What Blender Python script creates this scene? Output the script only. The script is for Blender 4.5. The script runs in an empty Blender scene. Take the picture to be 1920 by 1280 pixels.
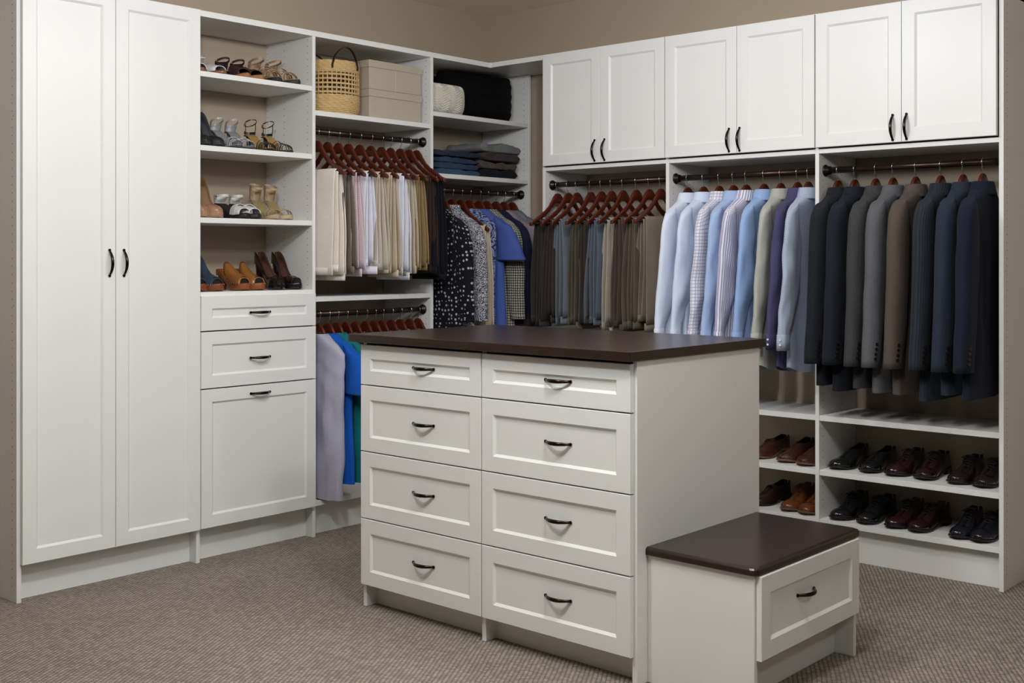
import bpy, math, random
from mathutils import Vector, noise
SC = bpy.context.scene
COL = SC.collection
pi = math.pi

# ------------------------------------------------------------------ camera
cd = bpy.data.cameras.new('camera'); cam = bpy.data.objects.new('camera', cd); COL.objects.link(cam)
cam.location = (4.8476, -5.215, 1.3451)
cam.rotation_euler = (pi/2, 0, 0.7274)
cd.sensor_width = 36.0; cd.sensor_fit = 'HORIZONTAL'
cd.lens = 2201.46/1920*36; cd.shift_y = -156.33/1920
cd.clip_start = 0.05
SC.camera = cam

# ------------------------------------------------------------------ light
w = bpy.data.worlds.new('room_air'); SC.world = w; w.use_nodes = True
w.node_tree.nodes['Background'].inputs[0].default_value = (1, .97, .93, 1)
w.node_tree.nodes['Background'].inputs[1].default_value = 0.0
def lamp(loc, power, radius, col=(.945, .975, 1.0)):
    l = bpy.data.lights.new('hanging_lamp_or_fill', 'POINT'); l.shadow_soft_size = radius; l.energy = power; l.color = col
    o = bpy.data.objects.new('hanging_lamp_or_fill', l); COL.objects.link(o); o.location = loc
    return o
lamp((3.35, -2.95, 2.50), 72, .10)
lamp((2.30, -3.60, 2.50), 74, .10)
lamp((2.25, -1.95, 2.50), 34, .06)
lamp((5.40, -2.60, 2.50), 34, .12)  # fill light added from the right, no known lamp hangs there
SC.view_settings.view_transform = 'Standard'; SC.view_settings.look = 'None'
SC.view_settings.gamma = 1; SC.view_settings.use_curve_mapping = False
SC.view_settings.exposure = -0.27

# ------------------------------------------------------------------ materials
def lin(c):
    if isinstance(c, str):
        c = c.lstrip('#'); c = [int(c[i:i+2], 16)/255 for i in (0, 2, 4)]
    return tuple((v/12.92 if v <= .04045 else ((v+.055)/1.055)**2.4) for v in c)+(1,)
MATS = {}
class NT:
    def __init__(s, name):
        s.m = bpy.data.materials.new(name); s.m.use_nodes = True; s.t = s.m.node_tree; s.b = s.t.nodes['Principled BSDF']
        s.co = s.t.nodes.new('ShaderNodeTexCoord').outputs['Object']
    def n(s, typ, ins=None, **kw):
        x = s.t.nodes.new(typ)
        for k, v in kw.items(): setattr(x, k, v)
        for k, v in (ins or {}).items():
            if hasattr(v, 'is_output'): s.t.links.new(v, x.inputs[k])
            else: x.inputs[k].default_value = v
        return x
    def math(s, op, a, b=0.0, c=None):
        d = {0: a, 1: b}
        if c is not None: d[2] = c
        return s.n('ShaderNodeMath', d, operation=op).outputs[0]
    def mix(s, f, a, b):
        x = s.n('ShaderNodeMix', data_type='RGBA')
        for k, v in (('Factor', f), ('A', a), ('B', b)):
            i = [q for q in x.inputs if q.name == k and q.enabled][0]
            if hasattr(v, 'is_output'): s.t.links.new(v, i)
            else: i.default_value = v
        return [q for q in x.outputs if q.enabled][0]
    def xyz(s):
        q = s.n('ShaderNodeSeparateXYZ', {0: s.co}); return q.outputs
    def noise(s, scale, detail=3, rough=.5, vec=None):
        return s.n('ShaderNodeTexNoise', {'Vector': vec or s.co, 'Scale': scale, 'Detail': detail, 'Roughness': rough}).outputs['Fac']
    def color(s, c): 
        if hasattr(c, 'is_output'): s.t.links.new(c, s.b.inputs['Base Color'])
        else: s.b.inputs['Base Color'].default_value = c
    def bump(s, h, strength, dist):
        x = s.n('ShaderNodeBump', {'Height': h, 'Strength': strength, 'Distance': dist}); s.t.links.new(x.outputs[0], s.b.inputs['Normal'])
    def scale(s, v):
        return s.n('ShaderNodeVectorMath', {0: s.co, 1: v}, operation='MULTIPLY').outputs[0]
def plain(name, c, rough=.5, metal=0, var=0.0, vscale=8, bump=0, bscale=300, spec=.5, coat=0, sheen=0):
    if name in MATS: return MATS[name]
    k = NT(name); c = lin(c)
    k.b.inputs['Roughness'].default_value = rough; k.b.inputs['Metallic'].default_value = metal
    k.b.inputs['Specular IOR Level'].default_value = spec
    k.b.inputs['Coat Weight'].default_value = coat; k.b.inputs['Coat Roughness'].default_value = .08
    if sheen: k.b.inputs['Sheen Weight'].default_value = sheen
    if var:
        f = k.noise(vscale, 4)
        k.color(k.mix(f, tuple(max(0, v*(1-var)) for v in c[:3])+(1,), tuple(min(1, v*(1+var)) for v in c[:3])+(1,)))
    else: k.color(c)
    if bump: k.bump(k.noise(bscale, 2), bump, .001)
    MATS[name] = k.m; return k.m
WHITE = plain('white_melamine', '#e9e8e6', .42, var=.015, vscale=3, bump=.05, bscale=180, spec=.35)
WHITEP = plain('white_lacquer', '#ebebea', .38, var=.01, vscale=3, spec=.4)
PIN = plain('pin_hole', '#5d5650', .8)
BRONZE = plain('dark_bronze', '#3b302c', .22, metal=1)
RODM = plain('oil_rubbed_bronze', '#33231f', .28, metal=.65)
CHROME = plain('chrome', '#d8d8d8', .15, metal=1)
BLACKM = plain('black_metal', '#17130f', .35, metal=.3)
def wood_hanger(name, c1, c2):
    k = NT(name); f = k.noise(14, 4, .6, k.scale((1, 6, 4)))
    k.color(k.mix(f, lin(c1), lin(c2))); k.b.inputs['Roughness'].default_value = .28; k.b.inputs['Coat Weight'].default_value = .3
    k.b.inputs['Coat Roughness'].default_value = .15; return k.m
CHERRY = wood_hanger('cherry_wood', '#3a1108', '#652812')
CHERRYD = wood_hanger('dark_cherry_wood', '#240906', '#3f140d')
def espresso():
    k = NT('espresso_laminate'); f = k.noise(6, 5, .6, k.scale((1, 14, 14)))
    k.color(k.mix(f, lin('#241815'), lin('#33241f'))); k.b.inputs['Roughness'].default_value = .27
    k.b.inputs['Specular IOR Level'].default_value = .45
    k.bump(k.noise(90, 3, .6, k.scale((.3, 4, 4))), .12, .001); return k.m
ESP = espresso()
def wallm(name, c):
    k = NT(name); f = k.noise(1.6, 3); c = lin(c)
    k.color(k.mix(f, tuple(v*.95 for v in c[:3])+(1,), tuple(v*1.05 for v in c[:3])+(1,)))
    k.b.inputs['Roughness'].default_value = .85; k.bump(k.noise(140, 3), .15, .002); return k.m
WALL = wallm('taupe_paint', '#b0a08d')
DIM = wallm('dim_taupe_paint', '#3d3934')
CEIL = wallm('ceiling_paint', '#efe6d8')
def carpet():
    k = NT('berber_loop_carpet'); X, Y, Z = k.xyz()
    wob = k.noise(4, 2)
    xr = k.math('ADD', k.math('DIVIDE', k.math('ADD', k.math('MULTIPLY', X, .86), k.math('MULTIPLY', Y, .51)), .0150), k.math('MULTIPLY', wob, .9))
    row = k.math('FLOOR', xr)
    a = k.math('ABSOLUTE', k.math('SINE', k.math('MULTIPLY', xr, pi)))
    jit = k.n('ShaderNodeTexWhiteNoise', {'W': row}, noise_dimensions='1D').outputs[0]
    yr = k.math('ADD', k.math('DIVIDE', k.math('SUBTRACT', k.math('MULTIPLY', Y, .86), k.math('MULTIPLY', X, .51)), .0135), k.math('MULTIPLY', jit, 1.0))
    b = k.math('ABSOLUTE', k.math('SINE', k.math('MULTIPLY', yr, pi)))
    h = k.math('MULTIPLY', k.math('MULTIPLY_ADD', k.math('POWER', a, .6), .75, .25), k.math('MULTIPLY_ADD', k.math('POWER', b, .6), .68, .32))
    fz = k.noise(330, 3, .7)
    hh = k.math('ADD', h, k.math('MULTIPLY', fz, .6))
    cell = k.n('ShaderNodeTexWhiteNoise', {'Vector': k.n('ShaderNodeCombineXYZ', {0: row, 1: k.math('FLOOR', yr), 2: 0.0}).outputs[0]}, noise_dimensions='2D').outputs[0]
    big = k.noise(3.0, 4)
    t = k.math('ADD', k.math('MULTIPLY', cell, .45), k.math('ADD', k.math('MULTIPLY', fz, .45), k.math('MULTIPLY', big, .35)))
    c = k.mix(t, lin('#8a7e73'), lin('#d3c7ba'))
    c = k.mix(k.math('POWER', h, .8), lin('#534a42'), c)  # crevice shade between the loops painted into the colour
    k.color(c); k.b.inputs['Roughness'].default_value = .95; k.b.inputs['Specular IOR Level'].default_value = .1
    k.bump(hh, 1.0, .009); return k.m
CARPET = carpet()
def linen():
    k = NT('linen_cloth'); X, Y, Z = k.xyz()
    f = k.math('ADD', k.math('MULTIPLY', k.noise(160, 2, .6, k.scale((1, 1, 6))), .5), k.math('MULTIPLY', k.noise(160, 2, .6, k.scale((6, 6, 1))), .5))
    k.color(k.mix(k.math('MULTIPLY_ADD', f, 2.4, -.7), lin('#a39684'), lin('#c9bfae'))); k.b.inputs['Roughness'].default_value = .9
    k.bump(f, .5, .001); return k.m
LINEN = linen()
def straw():
    k = NT('woven_straw'); f = k.noise(60, 3, .6)
    k.color(k.mix(f, lin('#b99560'), lin('#dcbf8c'))); k.b.inputs['Roughness'].default_value = .7; k.bump(k.noise(260, 2), .5, .002); return k.m
STRAW = straw()
# fabrics
def cloth(name, c, c2=None, pattern='plain', s=1.0, rough=.85, var=.08, sheen=.15, c3=None):
    if name in MATS: return MATS[name]
    k = NT(name); A = lin(c); B = lin(c2) if c2 else A
    at = k.n('ShaderNodeAttribute', attribute_name='weave').outputs['Vector']
    uv = k.n('ShaderNodeSeparateXYZ', {0: at}).outputs; X, Z, Y = uv[0], uv[1], 0.0
    obj_co = k.co
    if pattern != 'plain': k.co = at
    if pattern == 'plain':
        col = k.mix(k.noise(18*s, 4), tuple(v*(1-var) for v in A[:3])+(1,), tuple(min(1, v*(1+var)) for v in A[:3])+(1,))
    elif pattern == 'stripe_v' or pattern == 'stripe_h' or pattern == 'stripe_d':
        # thread stripes; two axes so that they run along sleeves and down the body
        if pattern == 'stripe_v': q = k.math('ADD', X, k.math('MULTIPLY', Y, .8))
        elif pattern == 'stripe_h': q = Z
        else: q = k.math('ADD', k.math('MULTIPLY', X, .9), k.math('MULTIPLY', Z, .45))
        v = k.math('SINE', k.math('MULTIPLY', q, 2*pi/(.011*s)))
        col = k.mix(k.math('SMOOTH_MIN', k.math('MAXIMUM', k.math('MULTIPLY', k.math('SUBTRACT', v, .25), 4), 0), 1.0, .1), A, B)
    elif pattern == 'check':
        p = .016*s
        v1 = k.math('GREATER_THAN', k.math('SINE', k.math('MULTIPLY', k.math('ADD', X, k.math('MULTIPLY', Y, .8)), 2*pi/p)), .82)
        v2 = k.math('GREATER_THAN', k.math('SINE', k.math('MULTIPLY', Z, 2*pi/p)), .82)
        col = k.mix(k.math('MAXIMUM', v1, v2), A, B)
    elif pattern == 'dots':
        d = k.n('ShaderNodeTexVoronoi', {'Vector': k.co, 'Scale': 50*s, 'Randomness': .4})
        col = k.mix(k.math('LESS_THAN', d.outputs['Distance'], .27), A, B)
    elif pattern == 'floral':
        f = k.noise(55*s, 2, .5)
        f2 = k.noise(24*s, 2, .5)
        m = k.math('GREATER_THAN', k.math('PINGPONG', k.math('MULTIPLY', f, 6), .5), .23)
        col = k.mix(m, A, B)
        if c3: col = k.mix(k.math('GREATER_THAN', f2, .56), col, lin(c3))
    elif pattern == 'geo':
        d = k.n('ShaderNodeTexVoronoi', {'Vector': k.co, 'Scale': 75*s, 'Randomness': .12}, feature='DISTANCE_TO_EDGE')
        col = k.mix(k.math('LESS_THAN', d.outputs['Distance'], .14), A, B)
    elif pattern == 'speckle':
        f = k.noise(230*s, 3, .75)
        col = k.mix(k.math('MULTIPLY_ADD', f, 5, -2.0), A, B)
        if c3: col = k.mix(k.math('GREATER_THAN', k.noise(90*s, 2), .56), col, lin(c3))
    elif pattern == 'paisley':
        f = k.n('ShaderNodeTexNoise', {'Vector': k.co, 'Scale': 26*s, 'Detail': 1.0, 'Distortion': 1.6}).outputs['Fac']
        m = k.math('PINGPONG', k.math('MULTIPLY', f, 4), .5)
        col = k.mix(k.math('GREATER_THAN', m, .27), A, B)
    elif pattern == 'twill':
        v = k.math('SINE', k.math('MULTIPLY', k.math('ADD', X, k.math('ADD', Z, Y)), 2*pi/(.0028*s)))
        f = k.noise(120, 3, .7)
        col = k.mix(k.math('ADD', k.math('MULTIPLY', v, .25), k.math('MULTIPLY', f, .9)), A, B)
    elif pattern == 'pinstripe':
        v = k.math('GREATER_THAN', k.math('SINE', k.math('MULTIPLY', k.math('ADD', X, k.math('MULTIPLY', Y, .7)), 2*pi/(.011*s))), .9)
        col = k.mix(v, A, B)
    elif pattern == 'denim':
        f = k.noise(10, 4, .65); f2 = k.noise(400, 2)
        col = k.mix(k.math('MULTIPLY_ADD', f, 2.2, -.6), A, B)
        col = k.mix(k.math('MULTIPLY', f2, .10), col, lin('#8fa3bd'))
    k.color(col)
    k.b.inputs['Roughness'].default_value = rough; k.b.inputs['Specular IOR Level'].default_value = .2
    k.b.inputs['Sheen Weight'].default_value = sheen*.3
    k.co = obj_co
    k.bump(k.math('ADD', k.math('MULTIPLY', k.noise(22, 4, .6), 1.0), k.math('MULTIPLY', k.noise(500, 1), .15)), .35, .006)
    MATS[name] = k.m; return k.m
def leather(name, c, rough=.3, coat=.3, bump=.15, bscale=220, c2=None):
    if name in MATS: return MATS[name]
    k = NT(name); A = lin(c); B = lin(c2) if c2 else tuple(v*.82 for v in A[:3])+(1,)
    k.color(k.mix(k.noise(16, 4, .6), B, A)); k.b.inputs['Roughness'].default_value = rough
    k.b.inputs['Coat Weight'].default_value = coat; k.b.inputs['Coat Roughness'].default_value = .12
    k.bump(k.noise(bscale, 2), bump, .001); MATS[name] = k.m; return k.m
def woven_leather(name, c):
    k = NT(name); A = lin(c); v = k.n('ShaderNodeTexVoronoi', {'Vector': k.co, 'Scale': 130, 'Randomness': .35}, feature='DISTANCE_TO_EDGE').outputs['Distance']
    k.color(k.mix(k.math('MULTIPLY', v, 5), tuple(x*.25 for x in A[:3])+(1,), A)); k.b.inputs['Roughness'].default_value = .35
    k.b.inputs['Coat Weight'].default_value = .3; k.bump(v, .8, .004); return k.m

# ------------------------------------------------------------------ mesh helpers
class MB:
    def __init__(s): s.v = []; s.f = []; s.m = []; s.s = []; s.uv = {}
    def face(s, idx, mat=0, smooth=False): s.f.append(tuple(idx)); s.m.append(mat); s.s.append(smooth)
    def box(s, x0, x1, y0, y1, z0, z1, mat=0):
        if x0 > x1: x0, x1 = x1, x0
        if y0 > y1: y0, y1 = y1, y0
        if z0 > z1: z0, z1 = z1, z0
        b = len(s.v)
        s.v += [(x0, y0, z0), (x1, y0, z0), (x1, y1, z0), (x0, y1, z0), (x0, y0, z1), (x1, y0, z1), (x1, y1, z1), (x0, y1, z1)]
        for q in ((0, 3, 2, 1), (4, 5, 6, 7), (0, 1, 5, 4), (1, 2, 6, 5), (2, 3, 7, 6), (3, 0, 4, 7)): s.face([b+i for i in q], mat)
        return s
    def loft(s, rings, closed=True, caps=True, mat=0, smooth=True, matf=None):
        b = len(s.v); n = len(rings[0]); run = 0.0
        for i, r in enumerate(rings):
            s.v += [tuple(p) for p in r]
            if i: run += math.dist(rings[i-1][0], r[0])
            L_ = [0.0]
            for j in range(1, n+1): L_.append(L_[-1]+math.dist(r[j-1], r[j % n]))
            for j in range(n): s.uv[b+i*n+j] = (min(L_[j], L_[n]-L_[j]) if closed else L_[j], run, 0.0)
        for i in range(len(rings)-1):
            for j in range(n if closed else n-1):
                k = (j+1) % n
                s.face((b+i*n+j, b+i*n+k, b+(i+1)*n+k, b+(i+1)*n+j), matf(i, j) if matf else mat, smooth)
        if caps and closed:
            s.face([b+j for j in range(n)][::-1], mat, False)
            e = b+(len(rings)-1)*n; s.face([e+j for j in range(n)], mat, False)
        return s
    def tube(s, pts, r, n=8, caps=True, mat=0, flat=1.0, up=None):
        pts = [Vector(p) for p in pts]; rings = []; ref = Vector(up) if up else None; prev = None
        for i, p in enumerate(pts):
            t = (pts[min(i+1, len(pts)-1)]-pts[max(i-1, 0)])
            if t.length < 1e-9: t = Vector((0, 0, 1))
            t.normalize()
            if prev is None:
                a = ref if ref is not None else (Vector((0, 0, 1)) if abs(t.z) < .9 else Vector((1, 0, 0)))
            else: a = prev
            u = (a-t*a.dot(t))
            if u.length < 1e-6: u = t.orthogonal()
            u.normalize(); prev = u; v = t.cross(u)
            rr = r(i/(len(pts)-1)) if callable(r) else r
            rings.append([p+u*(rr*flat*math.cos(2*pi*k/n))+v*(rr*math.sin(2*pi*k/n)) for k in range(n)])
        return s.loft(rings, True, caps, mat)
    def band(s, pts, width, thick, side, mat=0):
        """flat ribbon along pts, its width lies along vector side(i)"""
        pts = [Vector(p) for p in pts]; rings = []
        for i, p in enumerate(pts):
            t = (pts[min(i+1, len(pts)-1)]-pts[max(i-1, 0)]).normalized()
            sd = Vector(side); sd = (sd-t*sd.dot(t)).normalized(); nn = t.cross(sd)
            rings.append([p+sd*width/2-nn*thick/2, p+sd*width/2+nn*thick/2, p-sd*width/2+nn*thick/2, p-sd*width/2-nn*thick/2])
        return s.loft(rings, True, True, mat, smooth=False)
    def disc(s, c, nrm, r, h, n=6, mat=0):
        c = Vector(c); nrm = Vector(nrm).normalized(); u = nrm.orthogonal().normalized(); v = nrm.cross(u)
        a = [c+u*r*math.cos(2*pi*k/n)+v*r*math.sin(2*pi*k/n) for k in range(n)]
        return s.loft([a, [p+nrm*h for p in a]], True, True, mat, smooth=False)
    def mesh(s, name, mats, off=(0, 0, 0)):
        me = bpy.data.meshes.new(name); ox, oy, oz = off
        me.from_pydata([(a-ox, b-oy, c-oz) for a, b, c in s.v], [], s.f)
        for mt in mats: me.materials.append(mt)
        if s.uv:
            at = me.attributes.new('weave', 'FLOAT_VECTOR', 'POINT'); q = []
            for i in range(len(s.v)): q += s.uv.get(i, (0, 0, 0))
            at.data.foreach_set('vector', q)
        me.polygons.foreach_set('material_index', s.m); me.polygons.foreach_set('use_smooth', s.s); me.update()
        return me
    def build(s, name, mats, parent=None, bevel=0, kind=None, local=False, subd=0):
        if not isinstance(mats, (list, tuple)): mats = [mats]
        off = (0, 0, 0) if local else world_of(parent)
        o = bpy.data.objects.new(name, s.mesh(name, mats, off)); COL.objects.link(o)
        if parent: o.parent = parent
        if bevel:
            m = o.modifiers.new('bevel', 'BEVEL'); m.width = bevel; m.segments = 2 if bevel > .002 else 1; m.limit_method = 'ANGLE'; m.angle_limit = .6
        if subd:
            m = o.modifiers.new('sub', 'SUBSURF'); m.levels = subd; m.render_levels = subd
        if kind: o['kind'] = kind
        return o
def world_of(o):
    v = Vector((0, 0, 0))
    while o is not None: v = v+Vector(o.location); o = o.parent
    return tuple(v)
def thing(name, label, cat, loc=(0, 0, 0), rz=0.0, group=None):
    o = bpy.data.objects.new(name, None); COL.objects.link(o); o.location = loc; o.rotation_euler = (0, 0, rz)
    o.empty_display_size = .05; o['label'] = label; o['category'] = cat
    if group: o['group'] = group
    return o
def tag(o, label, cat, group=None):
    o['label'] = label; o['category'] = cat
    if group: o['group'] = group
    return o
def copy_tree(o, parent=None):
    c = o.copy(); COL.objects.link(c); c.parent = parent
    for ch in list(o.children): copy_tree(ch, c)
    return c
def lerp_tab(tab, x):
    if x <= tab[0][0]: return tab[0][1]
    for (a, b), (c, d) in zip(tab, tab[1:]):
        if x <= c:
            t = (x-a)/(c-a); t = t*t*(3-2*t)*.5+t*.5
            return b+(d-b)*t
    return tab[-1][1]

# ------------------------------------------------------------------ setting
H = 2.44; D = .37; T = .019; HC = 2.803
RX, RY = 6.6, -7.4
def struct(name, mb, m):
    o = mb.build(name, m); o['kind'] = 'structure'; return o
struct('floor', MB().box(-.1, RX, RY, .1, -.05, 0), CARPET)
struct('ceiling', MB().box(-.1, RX, RY, .1, HC, HC+.05), CEIL)
struct('wall_left', MB().box(-.1, 0, RY, .1, 0, HC), WALL)
struct('wall_back', MB().box(0, RX, 0, .1, 0, HC), WALL)
struct('wall_right', MB().box(RX, RX+.1, RY, .1, 0, HC), DIM)
struct('wall_front', MB().box(-.1, RX+.1, RY-.1, RY, 0, HC), DIM)

# ------------------------------------------------------------------ cabinet joinery
# face 'A': front looks along +x, u runs along y.  face 'B': front looks along -y, u runs along x.  n = distance of the front from its wall
def pt(face, u, v, n): return (n, u, v) if face == 'A' else (u, -n, v)
def fbox(mb, face, u0, u1, v0, v1, n0, n1, mat=0):
    a = pt(face, u0, v0, n0); b = pt(face, u1, v1, n1)
    return mb.box(a[0], b[0], a[1], b[1], a[2], b[2], mat)
def shaker(parent, name, face, u0, u1, v0, v1, n0, n1, fr=.055, rec=.008, ch=.009, label=None):
    mb = MB(); g = .0012
    u0 += g; u1 -= g; v0 += g; v1 -= g
    def rect(d, n): return [pt(face, a, b, n) for a, b in ((u0+d, v0+d), (u1-d, v0+d), (u1-d, v1-d), (u0+d, v1-d))]
    f = min(fr, (v1-v0)*.36)
    def rect2(d, dv, n): return [pt(face, a, b, n) for a, b in ((u0+d, v0+dv), (u1-d, v0+dv), (u1-d, v1-dv), (u0+d, v1-dv))]
    mb.loft([rect(0, n0), rect(0, n1-.0015), rect(.0015, n1), rect2(fr, f, n1), rect2(fr+ch, f+ch, n1-rec)], True, False, 0, False)
    b = len(mb.v); mb.v += rect(0, n0); mb.face((b+3, b+2, b+1, b))
    o = mb.build(name, WHITEP, parent)
    p = fbox(MB(), face, u0+fr+ch-.001, u1-fr-ch+.001, v0+f+ch-.001, v1-f-ch+.001, n1-rec-.006, n1-rec).build('inset_panel', WHITEP, o)
    return o
def bow_handle(parent, face, u, v, n, vertical, half=.053, out=.027):
    mb = MB(); P = []; N = 14
    for i in range(N+1):
        a = -1+2*i/N; q = out*(1-abs(a)**2.2)
        P.append(pt(face, u if vertical else u+a*half, v+a*half if vertical else v, n+q))
    side = (0, 0, 1) if not vertical else pt(face, 1, 0, 0)
    mb.tube(P, lambda t: .0034+.0022*math.sin(pi*t), 8, True, 0, 1.25, side)
    for a in (-1, 1):
        mb.disc(pt(face, u if vertical else u+a*half, v+a*half if vertical else v, n-.001), pt(face, 0, 0, 1), .0058, .005, 10)
    return mb.build('handle', BRONZE, parent)
def side_panel(root, face, u, n1, v1=H, v0=0.0, n0=0.0, name='side_panel', holes=()):
    o = fbox(MB(), face, u, u+T, v0, v1, n0+.001, n1).build(name, WHITE, root, bevel=.001)
    hb = MB()
    for (side, vlist, nn) in holes:
        for v in vlist:
            uu = u+T if side > 0 else u
            hb.disc(pt(face, uu, v, nn), pt(face, side, 0, 0), .0026, .0003, 6)
    if hb.v: hb.build('pin_holes', PIN, o, kind='stuff')
    return o
def pins(v0, v1): 
    k0 = math.ceil(v0/.032); k1 = math.floor(v1/.032); return [k*.032 for k in range(k0, k1+1)]
def shelf(root, face, u0, u1, top, th=.024, n1=D-.003, n0=.001, name='shelf'):
    return fbox(MB(), face, u0+.0005, u1-.0005, top-th, top, n0, n1).build(name, WHITE, root, bevel=.001)
def rod(root, face, u0, u1, v, n=.31):
    mb = MB(); mb.tube([pt(face, u0, v, n), pt(face, u1, v, n)], .0145, 20)
    o = mb.build('hanging_rod', RODM, root)
    for u, s in ((u0, 1), (u1, -1)):
        f = MB(); c = Vector(pt(face, u, v, n)); d = Vector(pt(face, s, 0, 0)); uu = d.orthogonal().normalized(); vv = d.cross(uu)
        rings = []
        for h, r in ((0, .027), (.004, .027), (.009, .024), (.011, .0195), (.026, .0185)):
            rings.append([c+d*h+uu*r*math.cos(2*pi*k/20)+vv*r*math.sin(2*pi*k/20) for k in range(20)])
        f.loft(rings); f.build('rod_flange', BLACKM, o)
    return o
def kick(root, face, u0, u1, n, v1=.148): return fbox(MB(), face, u0, u1, 0.001, v1, n-T, n).build('kick_board', WHITE, root)

v0_, v1_, v2_, v3_, v4_ = -3.0846, -2.2776, -1.6308, -.8351, -.0385
HB = [('o', None)]
# A1 tall wardrobe
W = thing('wardrobe_cabinet', 'tall white double-door wardrobe cabinet at the left end, with two long shaker doors', 'wardrobe', (D/2, (v0_+v1_)/2, 0))
side_panel(W, 'A', v0_, D, holes=((-1, pins(.05, 2.4), D-.037), (-1, (.48, 1.16, 1.9), D-.026)))
side_panel(W, 'A', v1_, D, holes=((1, pins(1.22, 2.38), D-.037), (1, pins(1.22, 2.38), .08)))
fbox(MB(), 'A', v0_+T, v1_, H-.026, H, .001, D+.002).build('top_panel', WHITE, W)
shelf(W, 'A', v0_+T, v1_, .17)
kick(W, 'A', v0_+T, v1_, .318)
um = -2.675
d1 = shaker(W, 'door', 'A', v0_+T-.006, um, .148, H-.001, D+.002, D+.021)
d2 = shaker(W, 'door', 'A', um, v1_+.010, .148, H-.001, D+.002, D+.021)
bow_handle(d1, 'A', -2.704, 1.325, D+.021, True); bow_handle(d2, 'A', -2.639, 1.325, D+.021, True)
# A2 shoe tower
S = thing('shoe_tower', 'white open shelf tower of women\'s shoes above three drawers, right of the wardrobe', 'shelf unit', (D/2, (v1_+v2_)/2, 0))
side_panel(S, 'A', v2_, D, holes=((-1, pins(1.21, 2.40), D-.037), (-1, pins(1.21, 2.40), .15), (-1, pins(1.21, 2.4), .016), (1, pins(1.2, 2.38), D-.037), (1, pins(.2, 1.1), D-.037)))
fbox(MB(), 'A', v1_+T, v2_+T, H-.026, H, .001, D+.002).build('top_panel', WHITE, S)
for z in (2.174, 1.846, 1.525): shelf(S, 'A', v1_+T, v2_, z)
shelf(S, 'A', v1_+T, v2_, 1.194, .018, D+.004)
shelf(S, 'A', v1_+T, v2_, .17)
kick(S, 'A', v1_+T, v2_, .318)
for a, b, hz, nm in ((1.022, 1.178, 1.097, 'drawer'), (.767, 1.019, .890, 'drawer'), (.150, .764, .727, 'hamper_door')):
    o = shaker(S, nm, 'A', v1_+.012, v2_+.006, a, b, D+.002, D+.021)
    bow_handle(o, 'A', -1.951, hz, D+.021, False)
# A3 double hanging
Hn = thing('hanging_unit', 'white double-hanging closet section between shoe tower and corner, trousers over dresses', 'closet section', (D/2, (v2_+v3_)/2, 0))
side_panel(Hn, 'A', v3_, D, holes=((-1, pins(1.2, 2.40), D-.037), (-1, pins(.2, 1.12), D-.037), (1, pins(1.2, 2.4), D-.037), (-1, pins(1.2, 1.4), .15)))
fbox(MB(), 'A', v2_+T, v3_+T, H-.026, H, .001, D+.002).build('top_panel', WHITE, Hn)
shelf(Hn, 'A', v2_+T, v3_, 2.059); shelf(Hn, 'A', v2_+T, v3_, 1.158); shelf(Hn, 'A', v2_+T, v3_, .170)
kick(Hn, 'A', v2_+T, v3_, .318)
rod(Hn, 'A', v2_+T, v3_, 1.965); rod(Hn, 'A', v2_+T, v3_, 1.071)
# A4 corner unit
Cn = thing('corner_unit', 'white corner closet section with a cushion shelf and folded clothes over hanging blouses', 'closet section', (D/2, (v3_+v4_)/2, 0))
side_panel(Cn, 'A', v4_, D, holes=((-1, pins(1.2, 2.40), D-.037), (-1, pins(1.82, 2.08), .15)))
fbox(MB(), 'A', v3_+T, -.001, H-.026, H, .001, D+.002).build('top_panel', WHITE, Cn)
shelf(Cn, 'A', v3_+T, v4_, 2.129); shelf(Cn, 'A', v3_+T, v4_, 1.800); shelf(Cn, 'A', v3_+T, v4_, .170)
kick(Cn, 'A', v3_+T, v4_, .318)
rod(Cn, 'A', v3_+T, v4_, 1.715)
# B bays
w0_, w1_, w2_, w3_ = .755, 1.5529, 2.3575, 3.1646
def bay(root, ua, ub, ud0, ud1, um, hx, top0, left_panel=None, low=(.640, .396)):
    fbox(MB(), 'B', top0, ub+T, H-.026, H, .001, D+.002).build('top_panel', WHITE, root)
    fbox(MB(), 'B', ua, ub, 1.813, 1.833, .001, D-.001).build('cabinet_floor', WHITE, root, bevel=.001)
    for q in low: shelf(root, 'B', ua, ub, q, .024)
    shelf(root, 'B', ua, ub, .176, .024); kick(root, 'B', ua, ub, .325, .150)
    rod(root, 'B', ua, ub, 1.740)
    a = shaker(root, 'door', 'B', ud0, um, 1.838, H-.004, D+.002, D+.021)
    b = shaker(root, 'door', 'B', um, ud1, 1.838, H-.004, D+.002, D+.021)
    bow_handle(a, 'B', hx[0], 1.902, D+.021, True); bow_handle(b, 'B', hx[1], 1.902, D+.021, True)
B1 = thing('trouser_bay', 'white closet bay beside the corner, two upper doors over hanging trousers', 'closet section', ((w0_+w1_)/2, -D/2, 0))
side_panel(B1, 'B', w0_, D, holes=((1, pins(1.2, 1.8), D-.037),))
side_panel(B1, 'B', w1_, D, holes=((1, pins(.2, 1.80), D-.037), (1, pins(.2, 1.8), .15)))
fbox(MB(), 'B', D-.004, D+.012, H-.028, H+.001, D-.006, D+.005).build('joint_cap', WHITE, B1)
bay(B1, w0_+T, w1_, w0_+.018, w1_+.005, 1.1595, (1.126, 1.190), D+.003)
B2 = thing('shirt_bay', 'white closet bay in the middle of the right run, doors over hanging dress shirts', 'closet section', ((w1_+w2_)/2, -D/2, 0))
side_panel(B2, 'B', w2_, D, holes=((1, pins(.2, 1.80), D-.037), (1, pins(.2, 1.8), .15)))
bay(B2, w1_+T, w2_, w1_+.009, w2_+.007, 1.966, (1.926, 1.983), w1_+T)
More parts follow.
